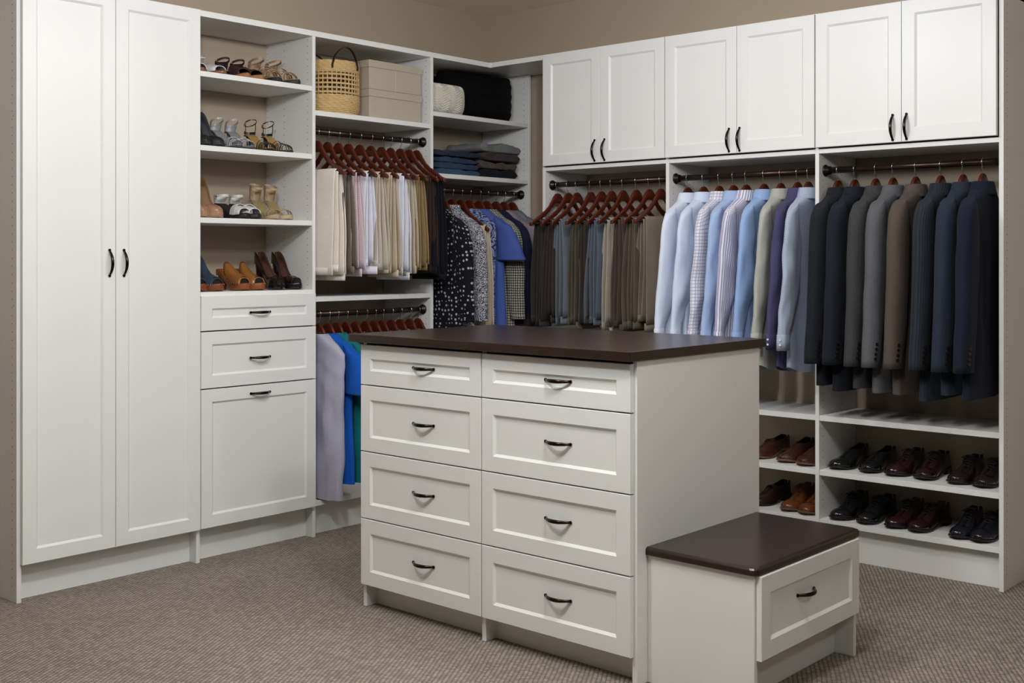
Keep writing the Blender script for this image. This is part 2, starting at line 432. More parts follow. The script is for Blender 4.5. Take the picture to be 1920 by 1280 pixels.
B3 = thing('jacket_bay', 'white closet bay at the right end, doors over suit jackets and two shoe shelves', 'closet section', ((w2_+w3_)/2, -D/2, 0))
side_panel(B3, 'B', w3_, D, holes=((1, pins(.05, 2.40), D-.037), (1, (.59, 1.29, 1.93, 2.1), D-.026)))
bay(B3, w2_+T, w3_, w2_+.011, w3_-.002, 2.767, (2.729, 2.790), w2_+T)
fbox(MB(), 'B', w3_, w3_+T, H-.026, H, .001, D+.002).build('top_panel', WHITE, B3)

# island
I = thing('island_cabinet', 'white island cabinet with two columns of four drawers under the dark top', 'cabinet', (2.04, -1.83, 0))
ix0, ix1, iyf, iyb = 1.396, 2.691, 2.202, 1.447
fbox(MB(), 'B', ix0, ix0+T, 0.001, 1.022, iyb, iyf).build('side_panel', WHITE, I, bevel=.001)
fbox(MB(), 'B', ix1-T, ix1, 0.001, 1.022, iyb, iyf).build('side_panel', WHITE, I, bevel=.001)
fbox(MB(), 'B', 2.024, 2.024+T, 0.001, 1.020, iyb+.02, iyf).build('divider_panel', WHITE, I, bevel=.001)
fbox(MB(), 'B', ix0+T, ix1-T, .09, 1.020, iyb, iyb+T).build('back_panel', WHITE, I)
kick(I, 'B', ix0+T, 2.024, iyf-.055, .09); kick(I, 'B', 2.024+T, ix1-T, iyf-.055, .09)
fbox(MB(), 'B', ix0+T, ix1-T, .09, .11, iyb+T, iyf-.002).build('bottom_panel', WHITE, I)
for (ua, ub, hu) in ((1.401, 2.038, 1.7425), (2.040, 2.680, 2.381)):
    for a, b, hz in ((.859, 1.014, .936), (.604, .857, .7305), (.347, .602, .475), (.090, .345, .2175)):
        o = shaker(I, 'drawer', 'B', ua, ub, a, b, iyf+.001, iyf+.020, .053)
        bow_handle(o, 'B', hu, hz+.004, iyf+.020-(.008), False)
def worktop(name, label, x0, x1, y0, y1, z0, z1, bev, notch=None):
    o = MB().box(x0, x1, y0, y1, z0, z1).build(name, ESP, None)
    m = o.modifiers.new('bevel', 'BEVEL'); m.width = bev; m.segments = 3; m.limit_method = 'ANGLE'
    return tag(o, label, 'worktop')
worktop('island_worktop', 'large dark espresso worktop lying on the drawer island', 1.3628, 2.7005, -2.2522, -1.4152, 1.023, 1.0535, .0025)
Bn = thing('bench_cabinet', 'low white bench cabinet with one drawer, standing against the right side of the island', 'cabinet', (2.88, -1.81, 0))
bx0, bx1 = 2.6915, 3.0745
fbox(MB(), 'A', -2.146, -2.146+T, .001, .405, bx0, bx1).build('side_panel', WHITE, Bn, bevel=.001)
fbox(MB(), 'A', -1.490, -1.490+T, .001, .405, bx0, bx1).build('side_panel', WHITE, Bn, bevel=.001)
fbox(MB(), 'A', -2.146+T, -1.490, .001, .16, 2.985, 3.004).build('kick_board', WHITE, Bn)
fbox(MB(), 'A', -2.146+T, -1.490, .155, .170, bx0, bx1-.002).build('bottom_panel', WHITE, Bn)
fbox(MB(), 'A', -2.146+T, -1.490, .390, .405, bx0, bx1-.002).build('top_rail', WHITE, Bn)
o = shaker(Bn, 'drawer', 'A', -2.139, -1.488, .152, .404, bx1+.001, bx1+.020, .053)
bow_handle(o, 'A', -1.853, .299, bx1+.020-.008, False)
def bench_top():
    x0, x1, y0, y1, z0, z1 = 2.6915, 3.0875, -2.1572, -1.457, .4055, .4305
    c = .022; mb = MB()
    out = [(x0, y0)]
    for (cx, cy, a0) in ((x1-c, y0+c, -90), (x1-c, y1-c, 0)):
        for k in range(6): a = math.radians(a0+18*k); out.append((cx+c*math.cos(a), cy+c*math.sin(a)))
    out.append((x0, y1))
    cx, cy = (x0+x1)/2, (y0+y1)/2
    def ring(d, z): return [(x+(0 if x < x0+.001 else math.copysign(d, cx-x)), y+math.copysign(d, cy-y), z) for x, y in out]
    mb.loft([ring(.002, z0), ring(0, z0+.002), ring(0, z1-.008), ring(.003, z1-.003), ring(.010, z1)], smooth=False)
    return tag(mb.build('seat_board', ESP), 'small dark espresso seat board lying on the low bench cabinet', 'worktop')
bench_top()

# ------------------------------------------------------------------ hangers and clothes
# local frame of everything hung: origin at the rod's centre, X away from the wall, Y along the rod, Z up
ORI = {'A': 0.0, 'B': -pi/2}
def rodpos(face, u, z, n=.31): return pt(face, u, z, n)
def make_hanger(coat=False):
    root = thing('wooden_hanger', 'proto', 'hanger')
    mb = MB(); P = [(0, 0, -.052), (0, 0, -.043), (.005, 0, -.034), (.014, 0, -.024)]
    for k in range(13):
        a = math.radians(-50+k*20); P.append((.0172*math.cos(a), 0, .0172*math.sin(a)))
    mb.tube(P, .0017, 7); mb.build('hook', CHROME, root, local=True)
    mb = MB(); rings = []; N = 24
    TOP = [(0, -.045), (.016, -.048), (.032, -.062), (.050, -.090), (.075, -.120), (.11, -.146), (.15, -.170), (.20, -.198), (.218, -.208)]
    if coat: TOP = [(0, -.045), (.016, -.048), (.032, -.062), (.050, -.090), (.070, -.128), (.11, -.154), (.15, -.180), (.166, -.192)]
    W_ = .165 if coat else .218
    TH = [(0, .056), (.03, .048), (.06, .032), (.12, .029), (.2, .024), (.218, .018)]
    for i in range(-N, N+1):
        x = W_*i/N; a = abs(x); zt = lerp_tab(TOP, a); th = lerp_tab(TH, a); zb = zt-th; h = .0075
        y0 = 0
        rings.append([(x, y0-h, zb+.004), (x, y0-h*.5, zb), (x, y0+h*.5, zb), (x, y0+h, zb+.004), (x, y0+h, zt-.004), (x, y0+h*.5, zt), (x, y0-h*.5, zt), (x, y0-h, zt-.004)])
    mb.loft(rings); mb.build('shoulder_bar', CHERRY, root, local=True)
    mb = MB(); mb.tube([(-W_+.014, 0, -.211), (W_-.014, 0, -.211)], .0055, 8); mb.build('trouser_bar', BLACKM, root, local=True)
    for s in (-1, 1):
        mb = MB(); mb.tube([(s*(W_-.012), 0, -.198), (s*(W_-.011), 0, -.220)], .0042, 8); mb.build('metal_tip', CHROME, root, local=True)
    return root
PROTO = [make_hanger(), make_hanger(True)]; FIRST = [True, True]
rnd = random.Random(7)
def hang_hanger(face, u, z, label, group, tilt=0, coat=0):
    o = PROTO[coat] if FIRST[coat] else copy_tree(PROTO[coat]); FIRST[coat] = False
    o.location = rodpos(face, u, z); o.rotation_euler = (0, 0, ORI[face]+tilt); o['label'] = label; o['group'] = group
    return o

def nz(x, y, z): return noise.noise(Vector((x, y, z)))
def trousers(face, u, z, mat, label, group, seed=0, x0=-.06, x1=.185, L=.485, tilt=0, spread=.016, button=False, zips=False):
    root = thing('folded_trousers', label, 'trousers', rodpos(face, u, z), ORI[face]+tilt, group)
    R = random.Random(seed)
    for leg in range(2):
        r = .0085+.0125*leg; t = .0042; Lh = L*(1+R.uniform(-.03, .03)); Lw = L*(.97+R.uniform(-.04, .05)); zb = -.211
        sh = R.uniform(-.012, .004)*(leg+1); path = []
        for k in range(12): f = 1-k/12; path.append((-1, f))
        for k in range(1, 6): path.append((0, k/6))
        for k in range(13): path.append((1, k/12))
        rings = []; n = 18; flare = R.uniform(.0, .022); back = R.uniform(.0, .02)
        ph = R.uniform(0, 50)
        for side, f in path:
            if side == 0:
                a = pi*(1-f); yc = r*math.cos(a); zc = zb+r*math.sin(a); ny, nzz = math.cos(a), math.sin(a); dep = 0
            else:
                LL = Lh if side < 0 else Lw; dep = f*LL; zc = zb-dep; sp = spread*(.4+leg*.9)*math.sin(min(1, f*1.4)*pi/2)
                yc = side*(r+sp); ny, nzz = side, 0
            q = dep/L
            xa = x0+sh-back*q; xb = x1+sh*.6+flare*math.sin(min(1, q)*pi*.62)+.004*nz(q*3, ph, 1)
            if side == 1: xb += .012*q; xa -= .02*q
            xc, hw = (xa+xb)/2, (xb-xa)/2; ring = []
            for k in range(n):
                a = 2*pi*k/n; cx = math.copysign(abs(math.cos(a))**.7, math.cos(a)); sy = math.copysign(abs(math.sin(a))**.9, math.sin(a))
                x = xc+hw*cx; fold = .0105*min(1, q*2.2)*nz(x*17+ph, zc*2.4+leg*3, seed*1.7)+.0018*min(1, q*3)*nz(x*40+ph, zc*4, seed)
                tt = t*sy+fold*(1 if side <= 0 else -1)
                ring.append((x, yc+ny*tt, zc+nzz*tt))
            rings.append(ring)
        mb = MB(); mb.loft(rings); lg = mb.build('leg', mat, root, local=True)
        # stitched hem at the lower end
        hb = MB(); b = rings[0]; b1 = rings[1]
        cx = sum(p[0] for p in b)/n; cy = sum(p[1] for p in b)/n
        def grow(rg, g, dz=0):
            mx = sum(p[0] for p in rg)/n; my = sum(p[1] for p in rg)/n
            return [(mx+(p[0]-mx)*(1+g*.25), my+(p[1]-my)*(1.0)+math.copysign(.0014, p[1]-my), p[2]+dz) for p in rg]
        mid = [tuple(a*.15+c*.85 for a, c in zip(p, q)) for p, q in zip(b, b1)]
        hb.loft([grow(b, .02, -.001), grow(mid, .02)], caps=True); hb.build('hem', mat, lg, local=True)
    wb = MB(); rg = rings[-1]; my = sum(p[1] for p in rg)/len(rg)
    def wring(dz, g): return [(p[0]*1.0, my-.012+(p[1]-my)*2.6*g, p[2]+dz) for p in rg]
    wb.loft([wring(.006, 1), wring(-.016, 1.05), wring(-.032, 1)]); wob = wb.build('waistband', mat, root, local=True)
    if button:
        bb = MB(); bb.disc((x1-.03, -.034, -.211-L+.05), (0, -1, 0), .009, .008, 12); bb.build('button', plain('horn_button', '#4d443b', .35), root, local=True)
        tb = MB(); tb.box(x1-.075, x1-.005, -.036, -.029, -.211-L+.02, -.211-L+.08); tb.build('button_tab', mat, root, local=True, bevel=.002)
    if zips:
        for k, zz in enumerate((-.40, -.455)):
            zb_ = MB(); zb_.tube([(x1-.055+.03*math.cos(a*.9), -.032, zz+.012*math.sin(a*2.2)) for a in [i*.25 for i in range(12)]], .0022, 6); zb_.build('zip_pocket', plain('zip_metal', '#b9b9bf', .3, .7), root, local=True)
    return root

def se(c, e): return math.copysign(abs(c)**e, c)
def body_mesh(tab, seed, fold=.010, n=36, ex=.85, ey=.7, steps=30, openb=True, hem_wave=.0, lean=0.0, asym=None, f1=13, pleat=0):
    z0, z1 = tab[0][0], tab[-1][0]; rings = []
    zs = [tab[0][0]+(tab[-1][0]-tab[0][0])*((i/steps)**1.35) for i in range(steps+1)]
    W = [(-a, b) for a, b, c in tab]; Tt = [(-a, c) for a, b, c in tab]
    for z in zs:
        w = lerp_tab(W, -z); t = lerp_tab(Tt, -z); q = max(0, (z0-z)/(z0-z1)); ring = []
        for k in range(n):
            a = 2*pi*k/n; x = w*se(math.cos(a), ex); y = t*se(math.sin(a), ey)
            g = min(1, max(0, (q-.08)*2.2))
            y += g*fold*(nz(x*f1+seed*3.1, z*2.0, seed)+.5*nz(x*f1*2.6, z*3.1+seed, 5))
            if pleat: y += pleat*g*math.sin(38*x+9*math.sin(z*5+1)+16*z)*(.6+.8*nz(x*5, z*6, seed))
            x += g*.006*nz(y*20, z*4, seed+9)+lean*q
            zz = z+(hem_wave*math.cos(a)**2 if False else hem_wave*abs(math.cos(a))**3*max(0, (q-.8)*5))
            ring.append((x, y, zz))
        rings.append(ring)
    mb = MB(); mb.loft(rings, True, False)
    b = len(mb.v)-n; 
    top = MB
    mb.face([j for j in range(n)][::-1], 0, False)
    if not openb: mb.face([b+j for j in range(n)])
    return mb
def sleeve_mesh(tab, sgn, seed, fold=.006, n=20, steps=22, y0=0):
    """tab: (z, x centre, half width along X, half thickness along Y)"""
    rings = []; A = [[(-r[0], r[i]) for r in tab] for i in (1, 2, 3)]
    for i in range(steps+1):
        z = tab[0][0]+(tab[-1][0]-tab[0][0])*(i/steps)
        xc = lerp_tab(A[0], -z); a_ = lerp_tab(A[1], -z); t = lerp_tab(A[2], -z); q = i/steps; ring = []
        for k in range(n):
            a = 2*pi*k/n; dx = a_*se(math.cos(a), .9); dy = t*se(math.sin(a), .85)
            f = fold*min(1, q*4)*(nz(dx*16+seed*2, z*7, seed)+.5*nz(dx*38, z*15, seed+3))
            zz = z-dx*.55*max(0, 1-q*5)   # cap of the sleeve runs down with the shoulder
            ring.append((sgn*(xc+dx+f*.6), y0+dy+f, zz))
        if sgn < 0: ring = ring[::-1]
        rings.append(ring)
    mb = MB(); mb.loft(rings, True, False); mb.face(list(range(n))[::-1]); return mb, rings
def collar_mesh(zt, zb, w, t, flare=.012, n=28, ey=.9):
    def rg(dw, z, tilt=.0): return [((w+dw)*math.cos(2*pi*k/n), (t+dw*.5)*se(math.sin(2*pi*k/n), ey), z) for k in range(n)]
    mb = MB(); mb.loft([rg(-.004, zb), rg(-.005, zt-.004), rg(-.002, zt), rg(.001, zt), rg(.004, zt-.006), rg(flare, zb+.004), rg(flare+.001, zb-.004), rg(flare-.003, zb-.003), rg(.003, zt-.010)], True, False)
    return mb

SHIRT = [(-.106, .054, .034), (-.114, .070, .035), (-.136, .112, .032), (-.162, .160, .027), (-.190, .196, .020), (-.24, .198, .021), (-.36, .185, .023), (-.6, .18, .024), (-.91, .19, .026)]
SSLV = [(-.166, .166, .034, .016), (-.21, .172, .050, .019), (-.30, .172, .064, .021), (-.45, .184, .072, .021), (-.55, .196, .073, .021), (-.65, .230, .052, .018), (-.735, .256, .036, .017)]
def dress_shirt(face, u, z, mat, label, group, seed, tilt=0, cuffmat=None, fold_cuff=False, k=1.0):
    root = thing('dress_shirt', label, 'shirt', rodpos(face, u, z), ORI[face]+tilt, group)
    body_mesh(SHIRT, seed, .016, hem_wave=.03).build('body', mat, root, local=True)
    collar_mesh(-.074, -.124, .054, .037, .019).build('collar', mat, root, local=True)
    for s in (1, -1):
        tab = [(a, b, c*(k if s > 0 else .9), d) for a, b, c, d in SSLV]
        mb, rg = sleeve_mesh(tab, s, seed+s, .011, y0=.012 if face == 'B' else -.012); sl = mb.build('sleeve', mat, root, local=True)
        last = rg[-1]; n = len(last); mx = sum(p[0] for p in last)/n; my = sum(p[1] for p in last)/n; zc = last[0][2]
        def cr(g, dz): return [(mx+(p[0]-mx)*g+s*.0, my+(p[1]-my)*g, p[2]+dz) for p in last]
        cm = MB(); cm.loft([cr(.98, .006), cr(1.10, .002), cr(1.13 if fold_cuff else 1.04, -.03), cr(1.16 if fold_cuff else 1.0, -.066), cr(.9, -.064)], True, False)
        cm.build('cuff', cuffmat or mat, sl, local=True)
        if s > 0:
            for i in range(2):
                bb = MB(); bb.disc((mx+.038, my+.006, zc-.018-.022*i), (1, .3, 0), .0045, .003, 8); bb.build('cuff_button', plain('shirt_button', '#e9e6df', .3), sl, local=True)
    return root
JACK = [(-.108, .056, .038), (-.116, .074, .041), (-.138, .120, .040), (-.163, .168, .036), (-.192, .200, .031), (-.24, .200, .031), (-.40, .184, .032), (-.55, .182, .032), (-.95, .20, .035)]
JSLV = [(-.164, .172, .034, .026), (-.205, .178, .053, .036), (-.28, .176, .066, .038), (-.45, .182, .073, .038), (-.62, .198, .070, .036), (-.85, .230, .062, .033)]
def jacket(face, u, z, mat, label, group, seed, tilt=0, len_=1.0, btn=True):
    root = thing('suit_jacket', label, 'jacket', rodpos(face, u, z), ORI[face]+tilt, group)
    tab = [(a if a > -.3 else -.3+(a+.3)*len_, b, c) for a, b, c in JACK]
    body_mesh(tab, seed, .008).build('body', mat, root, local=True)
    collar_mesh(-.080, -.132, .054, .040, .022).build('collar', mat, root, local=True)
    hb = plain('jacket_button', '#241d1a', .25)
    for s in (1, -1):
        mb, rg = sleeve_mesh(JSLV, s, seed+s*.5, .004); last = rg[-1]; n = len(last)
        mb.face([len(mb.v)-n+j for j in range(n)])
        sl = mb.build('sleeve', mat, root, local=True)
        if s > 0 and btn:
            mx = sum(p[0] for p in last)/n; my = sum(p[1] for p in last)/n; zc = sum(p[2] for p in last)/n
            for i in range(4):
                bb = MB(); bb.disc((mx+.030-.004*i, my+.030, zc+.036+.020*i), (.35, 1, 0), .0075, .005, 10); bb.build('sleeve_button', hb, sl, local=True)
    return root
def blouse(face, u, z, mat, label, group, seed, sleeve='long', length=.70, tilt=0, w=.195, t=.034, collar=False, name='blouse', cat='blouse', flare=1.0, neck=.075, graphic=None, smat=None, fold=.013, pleat=0):
    root = thing(name, label, cat, rodpos(face, u, z), ORI[face]+tilt, group)
    tab = [(-.098, neck*.8, .036), (-.112, neck+.012, .036), (-.134, .115, .034), (-.160, .16, .031), (-.188, w-.002, .027), (-.24, w, .028), (-.36, w*.95, t), (-.5, w*.95*flare**.5, t), (-.16-length, w*flare, t*1.05)]
    body_mesh(tab, seed, fold, pleat=pleat).build('body', mat, root, local=True)
    if collar: collar_mesh(-.080, -.118, .062, .042, .010).build('collar', mat, root, local=True)
    else:
        nb = MB(); N = 28
        nb.tube([((neck*.8+.004)*math.cos(2*pi*k/N), .038*math.sin(2*pi*k/N), -.0985) for k in range(N+1)], .0028, 6); nb.build('neckband', mat, root, local=True)
    T_ = {'long': [(-.165, .165, .036, .022), (-.20, .188, .052, .030), (-.30, .204, .060, .034), (-.45, .214, .060, .034), (-.60, .224, .052, .030), (-.70, .23, .044, .027)],
          'short': [(-.150, .150, .036, .022), (-.190, .184, .058, .030), (-.25, .206, .076, .034), (-.32, .226, .088, .036), (-.375, .238, .092, .036)],
          'cap': [(-.155, .165, .036, .022), (-.19, .188, .046, .028), (-.24, .200, .056, .032), (-.285, .206, .060, .032)]}
    if sleeve:
        for s in (1, -1):
            mb, rg = sleeve_mesh(T_[sleeve], s, seed+s, .007, y0=0); sl = mb.build('sleeve', smat or mat, root, local=True)
            last = rg[-1]; n = len(last); mx = sum(p[0] for p in last)/n; my = sum(p[1] for p in last)/n
            cm = MB(); cm.loft([[(mx+(p[0]-mx)*g, my+(p[1]-my)*g, p[2]+dz) for p in last] for g, dz in ((1.02, .012), (1.045, .0), (1.03, -.008), (.95, -.006))], True, False); cm.build('hem', smat or mat, sl, local=True)
    if graphic:
        sy = -1 if face == 'A' else 1
        for k, (gx, gz, ang, ln) in enumerate(graphic):
            gb = MB(); pts = []; N = 14
            ca, sa = math.cos(ang), math.sin(ang)
            for i in range(N):
                a = 2*pi*i/N; lx = ln*math.cos(a); lz = ln*.38*math.sin(a)*(1-.35*math.cos(a))
                pts.append((gx+lx*ca-lz*sa, gz+lx*sa+lz*ca))
            gb.loft([[(x, sy*(t+.0125), zz) for x, zz in pts], [(x, sy*(t+.0140), zz) for x, zz in pts]], smooth=False); gb.build('printed_leaf', plain('navy_print', '#1d2547', .8), root, local=True)
    return root

# upper rail of the hanging unit : eleven trousers
G = 'trousers on the upper rail of the hanging unit'; GH = 'hangers on the upper rail of the hanging unit'
AU = [(-1.552, 'ivory', cloth('ivory_cotton', '#ece5d9'), {}), (-1.489, 'taupe', cloth('taupe_cotton', '#7c7069'), dict(button=True)),
      (-1.421, 'pink striped seersucker', cloth('seersucker', '#e6d9de', '#cfa9b3', 'stripe_h', .55), {}), (-1.355, 'white cotton', cloth('white_cotton', '#e6e5f0'), {}),
      (-1.281, 'stone beige', cloth('stone_cotton', '#c9bfaf'), {}), (-1.206, 'pale sand', cloth('sand_cotton', '#cbbba5'), {}),
      (-1.133, 'white denim utility', cloth('white_denim', '#e3e4ee'), dict(zips=True)), (-1.070, 'light oatmeal', cloth('oatmeal_cotton', '#c6bba9'), {}),
      (-1.002, 'khaki tan', cloth('khaki_cotton', '#98805b'), {}), (-.939, 'dark brown', cloth('brown_wool', '#382a26'), {}), (-.884, 'black navy', cloth('black_navy', '#14161f'), {})]
for i, (u, nm, m, kw) in enumerate(AU):
    tl = rnd.uniform(-.05, .05)-.02
    hang_hanger('A', u, 1.965, 'glossy cherry wood hanger carrying the %s trousers on the upper left rail' % nm, GH, tl)
    trousers('A', u, 1.965, m, '%s trousers folded over a wooden hanger on the upper left rail' % nm, G, i+1, x0=-.03+rnd.uniform(-.02, .02), x1=.178+rnd.uniform(-.012, .006), L=(.485, .475, .465, .455, .465, .475, .50, .48, .47, .48, .50)[i], tilt=tl, spread=.012, **kw)
# lower rail : twelve hangers, the nearest three carry clothes in view
GH = 'hangers on the lower rail of the hanging unit'
AL = [-1.545, -1.485, -1.429, -1.369, -1.309, -1.240, -1.182, -1.129, -1.064, -1.002, -.933, -.872]
words = ['', '', '', 'fourth', 'fifth', 'sixth', 'seventh', 'eighth', 'ninth', 'tenth', 'eleventh', 'last']
for i, u in enumerate(AL):
    lb = ('cherry wood hanger carrying the lavender sleeveless dress on the low left rail', 'cherry wood hanger carrying the royal blue tee dress on the low left rail', 'cherry wood hanger carrying the teal dress on the low left rail')[i] if i < 3 else 'bare cherry wood hanger, %s from the left on the low rail behind the island' % words[i]
    hang_hanger('A', u, 1.071, lb, GH, 0 if i < 3 else rnd.uniform(-.08, .02), 0 if i > 2 else 1)
G = 'dresses on the lower rail'
blouse('A', -1.545, 1.071, cloth('lavender_jersey', '#adacc0', var=.05), 'pale lavender grey sleeveless dress with draped folds on the low left rail', G, 3, None, .735, 0, .195, .034, False, 'sleeveless_dress', 'dress', .86, .07, fold=.02, pleat=.008)
blouse('A', -1.485, 1.071, cloth('royal_blue_jersey', '#0e56b8', var=.08), 'royal blue short-sleeved tee dress between the lavender and the teal dress', G, 5, 'short', .66, 0, .19, .024, False, 'tee_dress', 'dress', 1.02, .07)
blouse('A', -1.429, 1.071, cloth('teal_jersey', '#0f6f74', var=.08), 'teal short-sleeved dress hanging next to the royal blue one', G, 8, 'cap', .66, 0, .19, .022, False, 'tee_dress', 'dress', 1.0, .07)
# corner rail
GH = 'hangers on the corner rail'; G = 'clothes on the corner rail'
CR = [(-.686, 'navy polka dot blouse'), (-.617, 'black and white floral shirt'), (-.545, 'cream trousers'), (-.478, 'blue paisley blouse'), (-.398, 'periwinkle tee'),
      (-.336, 'black and white geometric blouse'), (-.257, 'plain navy blouse'), (-.191, 'mauve speckled top'), (-.118, 'grey green speckled tunic')]
for i, (u, nm) in enumerate(CR):
    hang_hanger('A', u, 1.715, 'cherry wood hanger carrying the %s on the corner rail' % nm, GH, rnd.uniform(-.06, .02), 0 if i == 2 else 1)
blouse('A', -.730, 1.715, cloth('navy_polka', '#11131f', '#b9b6b4', 'dots', .85), 'navy long blouse with white polka dots, first on the corner rail', G, 11, 'long', .70, -.03, .19, .034)
blouse('A', -.630, 1.715, cloth('bw_floral', '#c9c9d2', '#23253a', 'floral', 1.2), 'white shirt with dense black floral print beside the polka dot blouse', G, 12, 'long', .70, 0, .19, .03, True, 'printed_shirt', 'shirt')
trousers('A', -.545, 1.715, cloth('cream_wool', '#cfc3ae'), 'cream wide trousers hanging between floral shirt and paisley blouse', G, 33, x0=-.04, x1=.20, L=.56, spread=.012)
blouse('A', -.478, 1.715, cloth('blue_paisley', '#8f98bd', '#26305f', 'paisley', 1.0), 'blue blouse with navy paisley print on the corner rail', G, 14, None, .72, 0, .20, .034)
blouse('A', -.398, 1.715, cloth('periwinkle_jersey', '#485da6', var=.06), 'periwinkle blue tee with dark leaf print, middle of the corner rail', G, 15, 'short', .68, 0, .20, .032, False, 'printed_tee', 'shirt', graphic=[(.10, -.30, .3, .045), (.06, -.33, -.5, .04), (.09, -.43, 1.2, .05), (.13, -.37, -.9, .03)])
blouse('A', -.330, 1.715, cloth('bw_geometric', '#b4b2a6', '#17171c', 'geo', .95), 'black and white geometric long-sleeved blouse right of the periwinkle tee', G, 16, 'long', .68, 0, .20, .032)
blouse('A', -.255, 1.715, cloth('navy_crepe', '#191c38', var=.08), 'plain navy long-sleeved blouse right of the geometric one', G, 17, 'long', .58, 0, .20, .032)
blouse('A', -.190, 1.715, cloth('mauve_tweed', '#6f6270', '#a493a3', 'speckle', .8), 'mauve speckled short-sleeved top near the corner', G, 18, 'short', .70, 0, .20, .03, False, 'short_sleeved_top', 'blouse')
blouse('A', -.118, 1.715, cloth('grey_green_tweed', '#4b5358', '#8e979c', 'speckle', .9), 'grey green speckled tunic, last on the corner rail', G, 19, 'short', .74, 0, .20, .03, False, 'speckled_tunic', 'blouse')
# trouser bay
G = 'trousers in the bay beside the corner'; GH = 'hangers in the bay beside the corner'
BT = [(.812, 'charcoal black', '#33322f'), (.887, 'dark cocoa', '#3b332f'), (.946, 'slate grey', '#6a727a'), (1.039, 'olive taupe', '#5c544a'), (1.110, 'espresso grey', '#3f3936'),
      (1.176, 'blue grey', '#626a78'), (1.250, 'light stone', '#a79f94'), (1.334, 'warm brown', '#554841'), (1.414, 'mushroom brown', '#62574e'), (1.483, 'khaki grey', '#85796b')]
for i, (u, nm, c) in enumerate(BT):
    tl = rnd.uniform(-.04, .04)
    hang_hanger('B', u, 1.740, 'dark cherry wood hanger carrying the %s trousers beside the corner' % nm, GH, tl)
    trousers('B', u, 1.740, cloth('wool_%s' % nm.replace(' ', '_'), c, tuple(0 for _ in range(0)) or None, 'plain', 1, .85, .10), '%s trousers folded over a hanger in the bay beside the corner' % nm, G, 40+i, x0=-.04, x1=.165+rnd.uniform(-.015, .010), L=.525+rnd.uniform(-.02, .02), tilt=tl, spread=.015)
# shirts
G = 'dress shirts in the middle bay'; GH = 'hangers in the middle bay'
BS = [(1.644, 'white blue', cloth('shirt_white_blue', '#dbe2f6', var=.03)), (1.735, 'pale ice blue', cloth('shirt_ice_blue', '#d0def6', var=.03)),
      (1.824, 'white windowpane check', cloth('shirt_check', '#e4e4f0', '#a8a5c0', 'check')), (1.903, 'mid blue', cloth('shirt_mid_blue', '#a5bbe2', var=.04)),
      (1.972, 'white and lilac striped', cloth('shirt_lilac_stripe', '#e8e7f3', '#9c95ba', 'stripe_v', 1.25)), (2.067, 'cornflower blue', cloth('shirt_cornflower', '#94afdd', var=.04)),
      (2.154, 'sage grey', cloth('shirt_sage', '#acada8', var=.05)), (2.240, 'purple navy micro check', cloth('shirt_purple', '#3d3a5c', '#55527a', 'check', .22)),
      (2.294, 'fine blue striped', cloth('shirt_fine_stripe', '#bcc5da', '#76819e', 'stripe_d', .42))]
for i, (u, nm, m) in enumerate(BS):
    tl = rnd.uniform(-.03, .03)
    hang_hanger('B', u, 1.740, 'dark cherry wood hanger inside the %s dress shirt' % nm, GH, tl, 1)
    dress_shirt('B', u, 1.740, m, '%s long-sleeved dress shirt hanging in the middle bay' % nm, G, 60+i, tl, fold_cuff=(i == 8), k=(1.05, 1, 1.05, .9, 1.05, 1.0, .95, .95, 1.0)[i])
# jackets
G = 'suit jackets in the right bay'; GH = 'hangers in the right bay'
BJ = [(2.439, 'black navy', cloth('jacket_black_navy', '#14161c', '#22252d', 'twill')), (2.519, 'midnight navy', cloth('jacket_midnight', '#12151e', '#1f2430', 'twill')),
      (2.617, 'charcoal', cloth('jacket_charcoal', '#2c2d2f', '#474849', 'twill')), (2.696, 'mid grey', cloth('jacket_mid_grey', '#49494e', '#6a6a70', 'twill')),
      (2.797, 'taupe brown', cloth('jacket_taupe', '#463d39', '#5e534d', 'twill')), (2.905, 'blue charcoal pinstripe', cloth('jacket_pinstripe', '#1f252d', '#353d49', 'pinstripe')),
      (2.999, 'slate navy', cloth('jacket_slate', '#1d2330', '#2d3546', 'twill')), (3.080, 'dark navy', cloth('jacket_dark_navy', '#111624', '#1c2336', 'twill'))]
for i, (u, nm, m) in enumerate(BJ):
    tl = rnd.uniform(-.02, .03)
    hang_hanger('B', u, 1.740, 'dark cherry wood hanger inside the %s suit jacket' % nm, GH, tl, 1)
    jacket('B', u, 1.740, m, '%s suit jacket hanging in the right bay' % nm, G, 80+i, tl, (1, 1.03, 1.0, 1.02, 1.02, 1.05, 1.0, 1.02)[i])

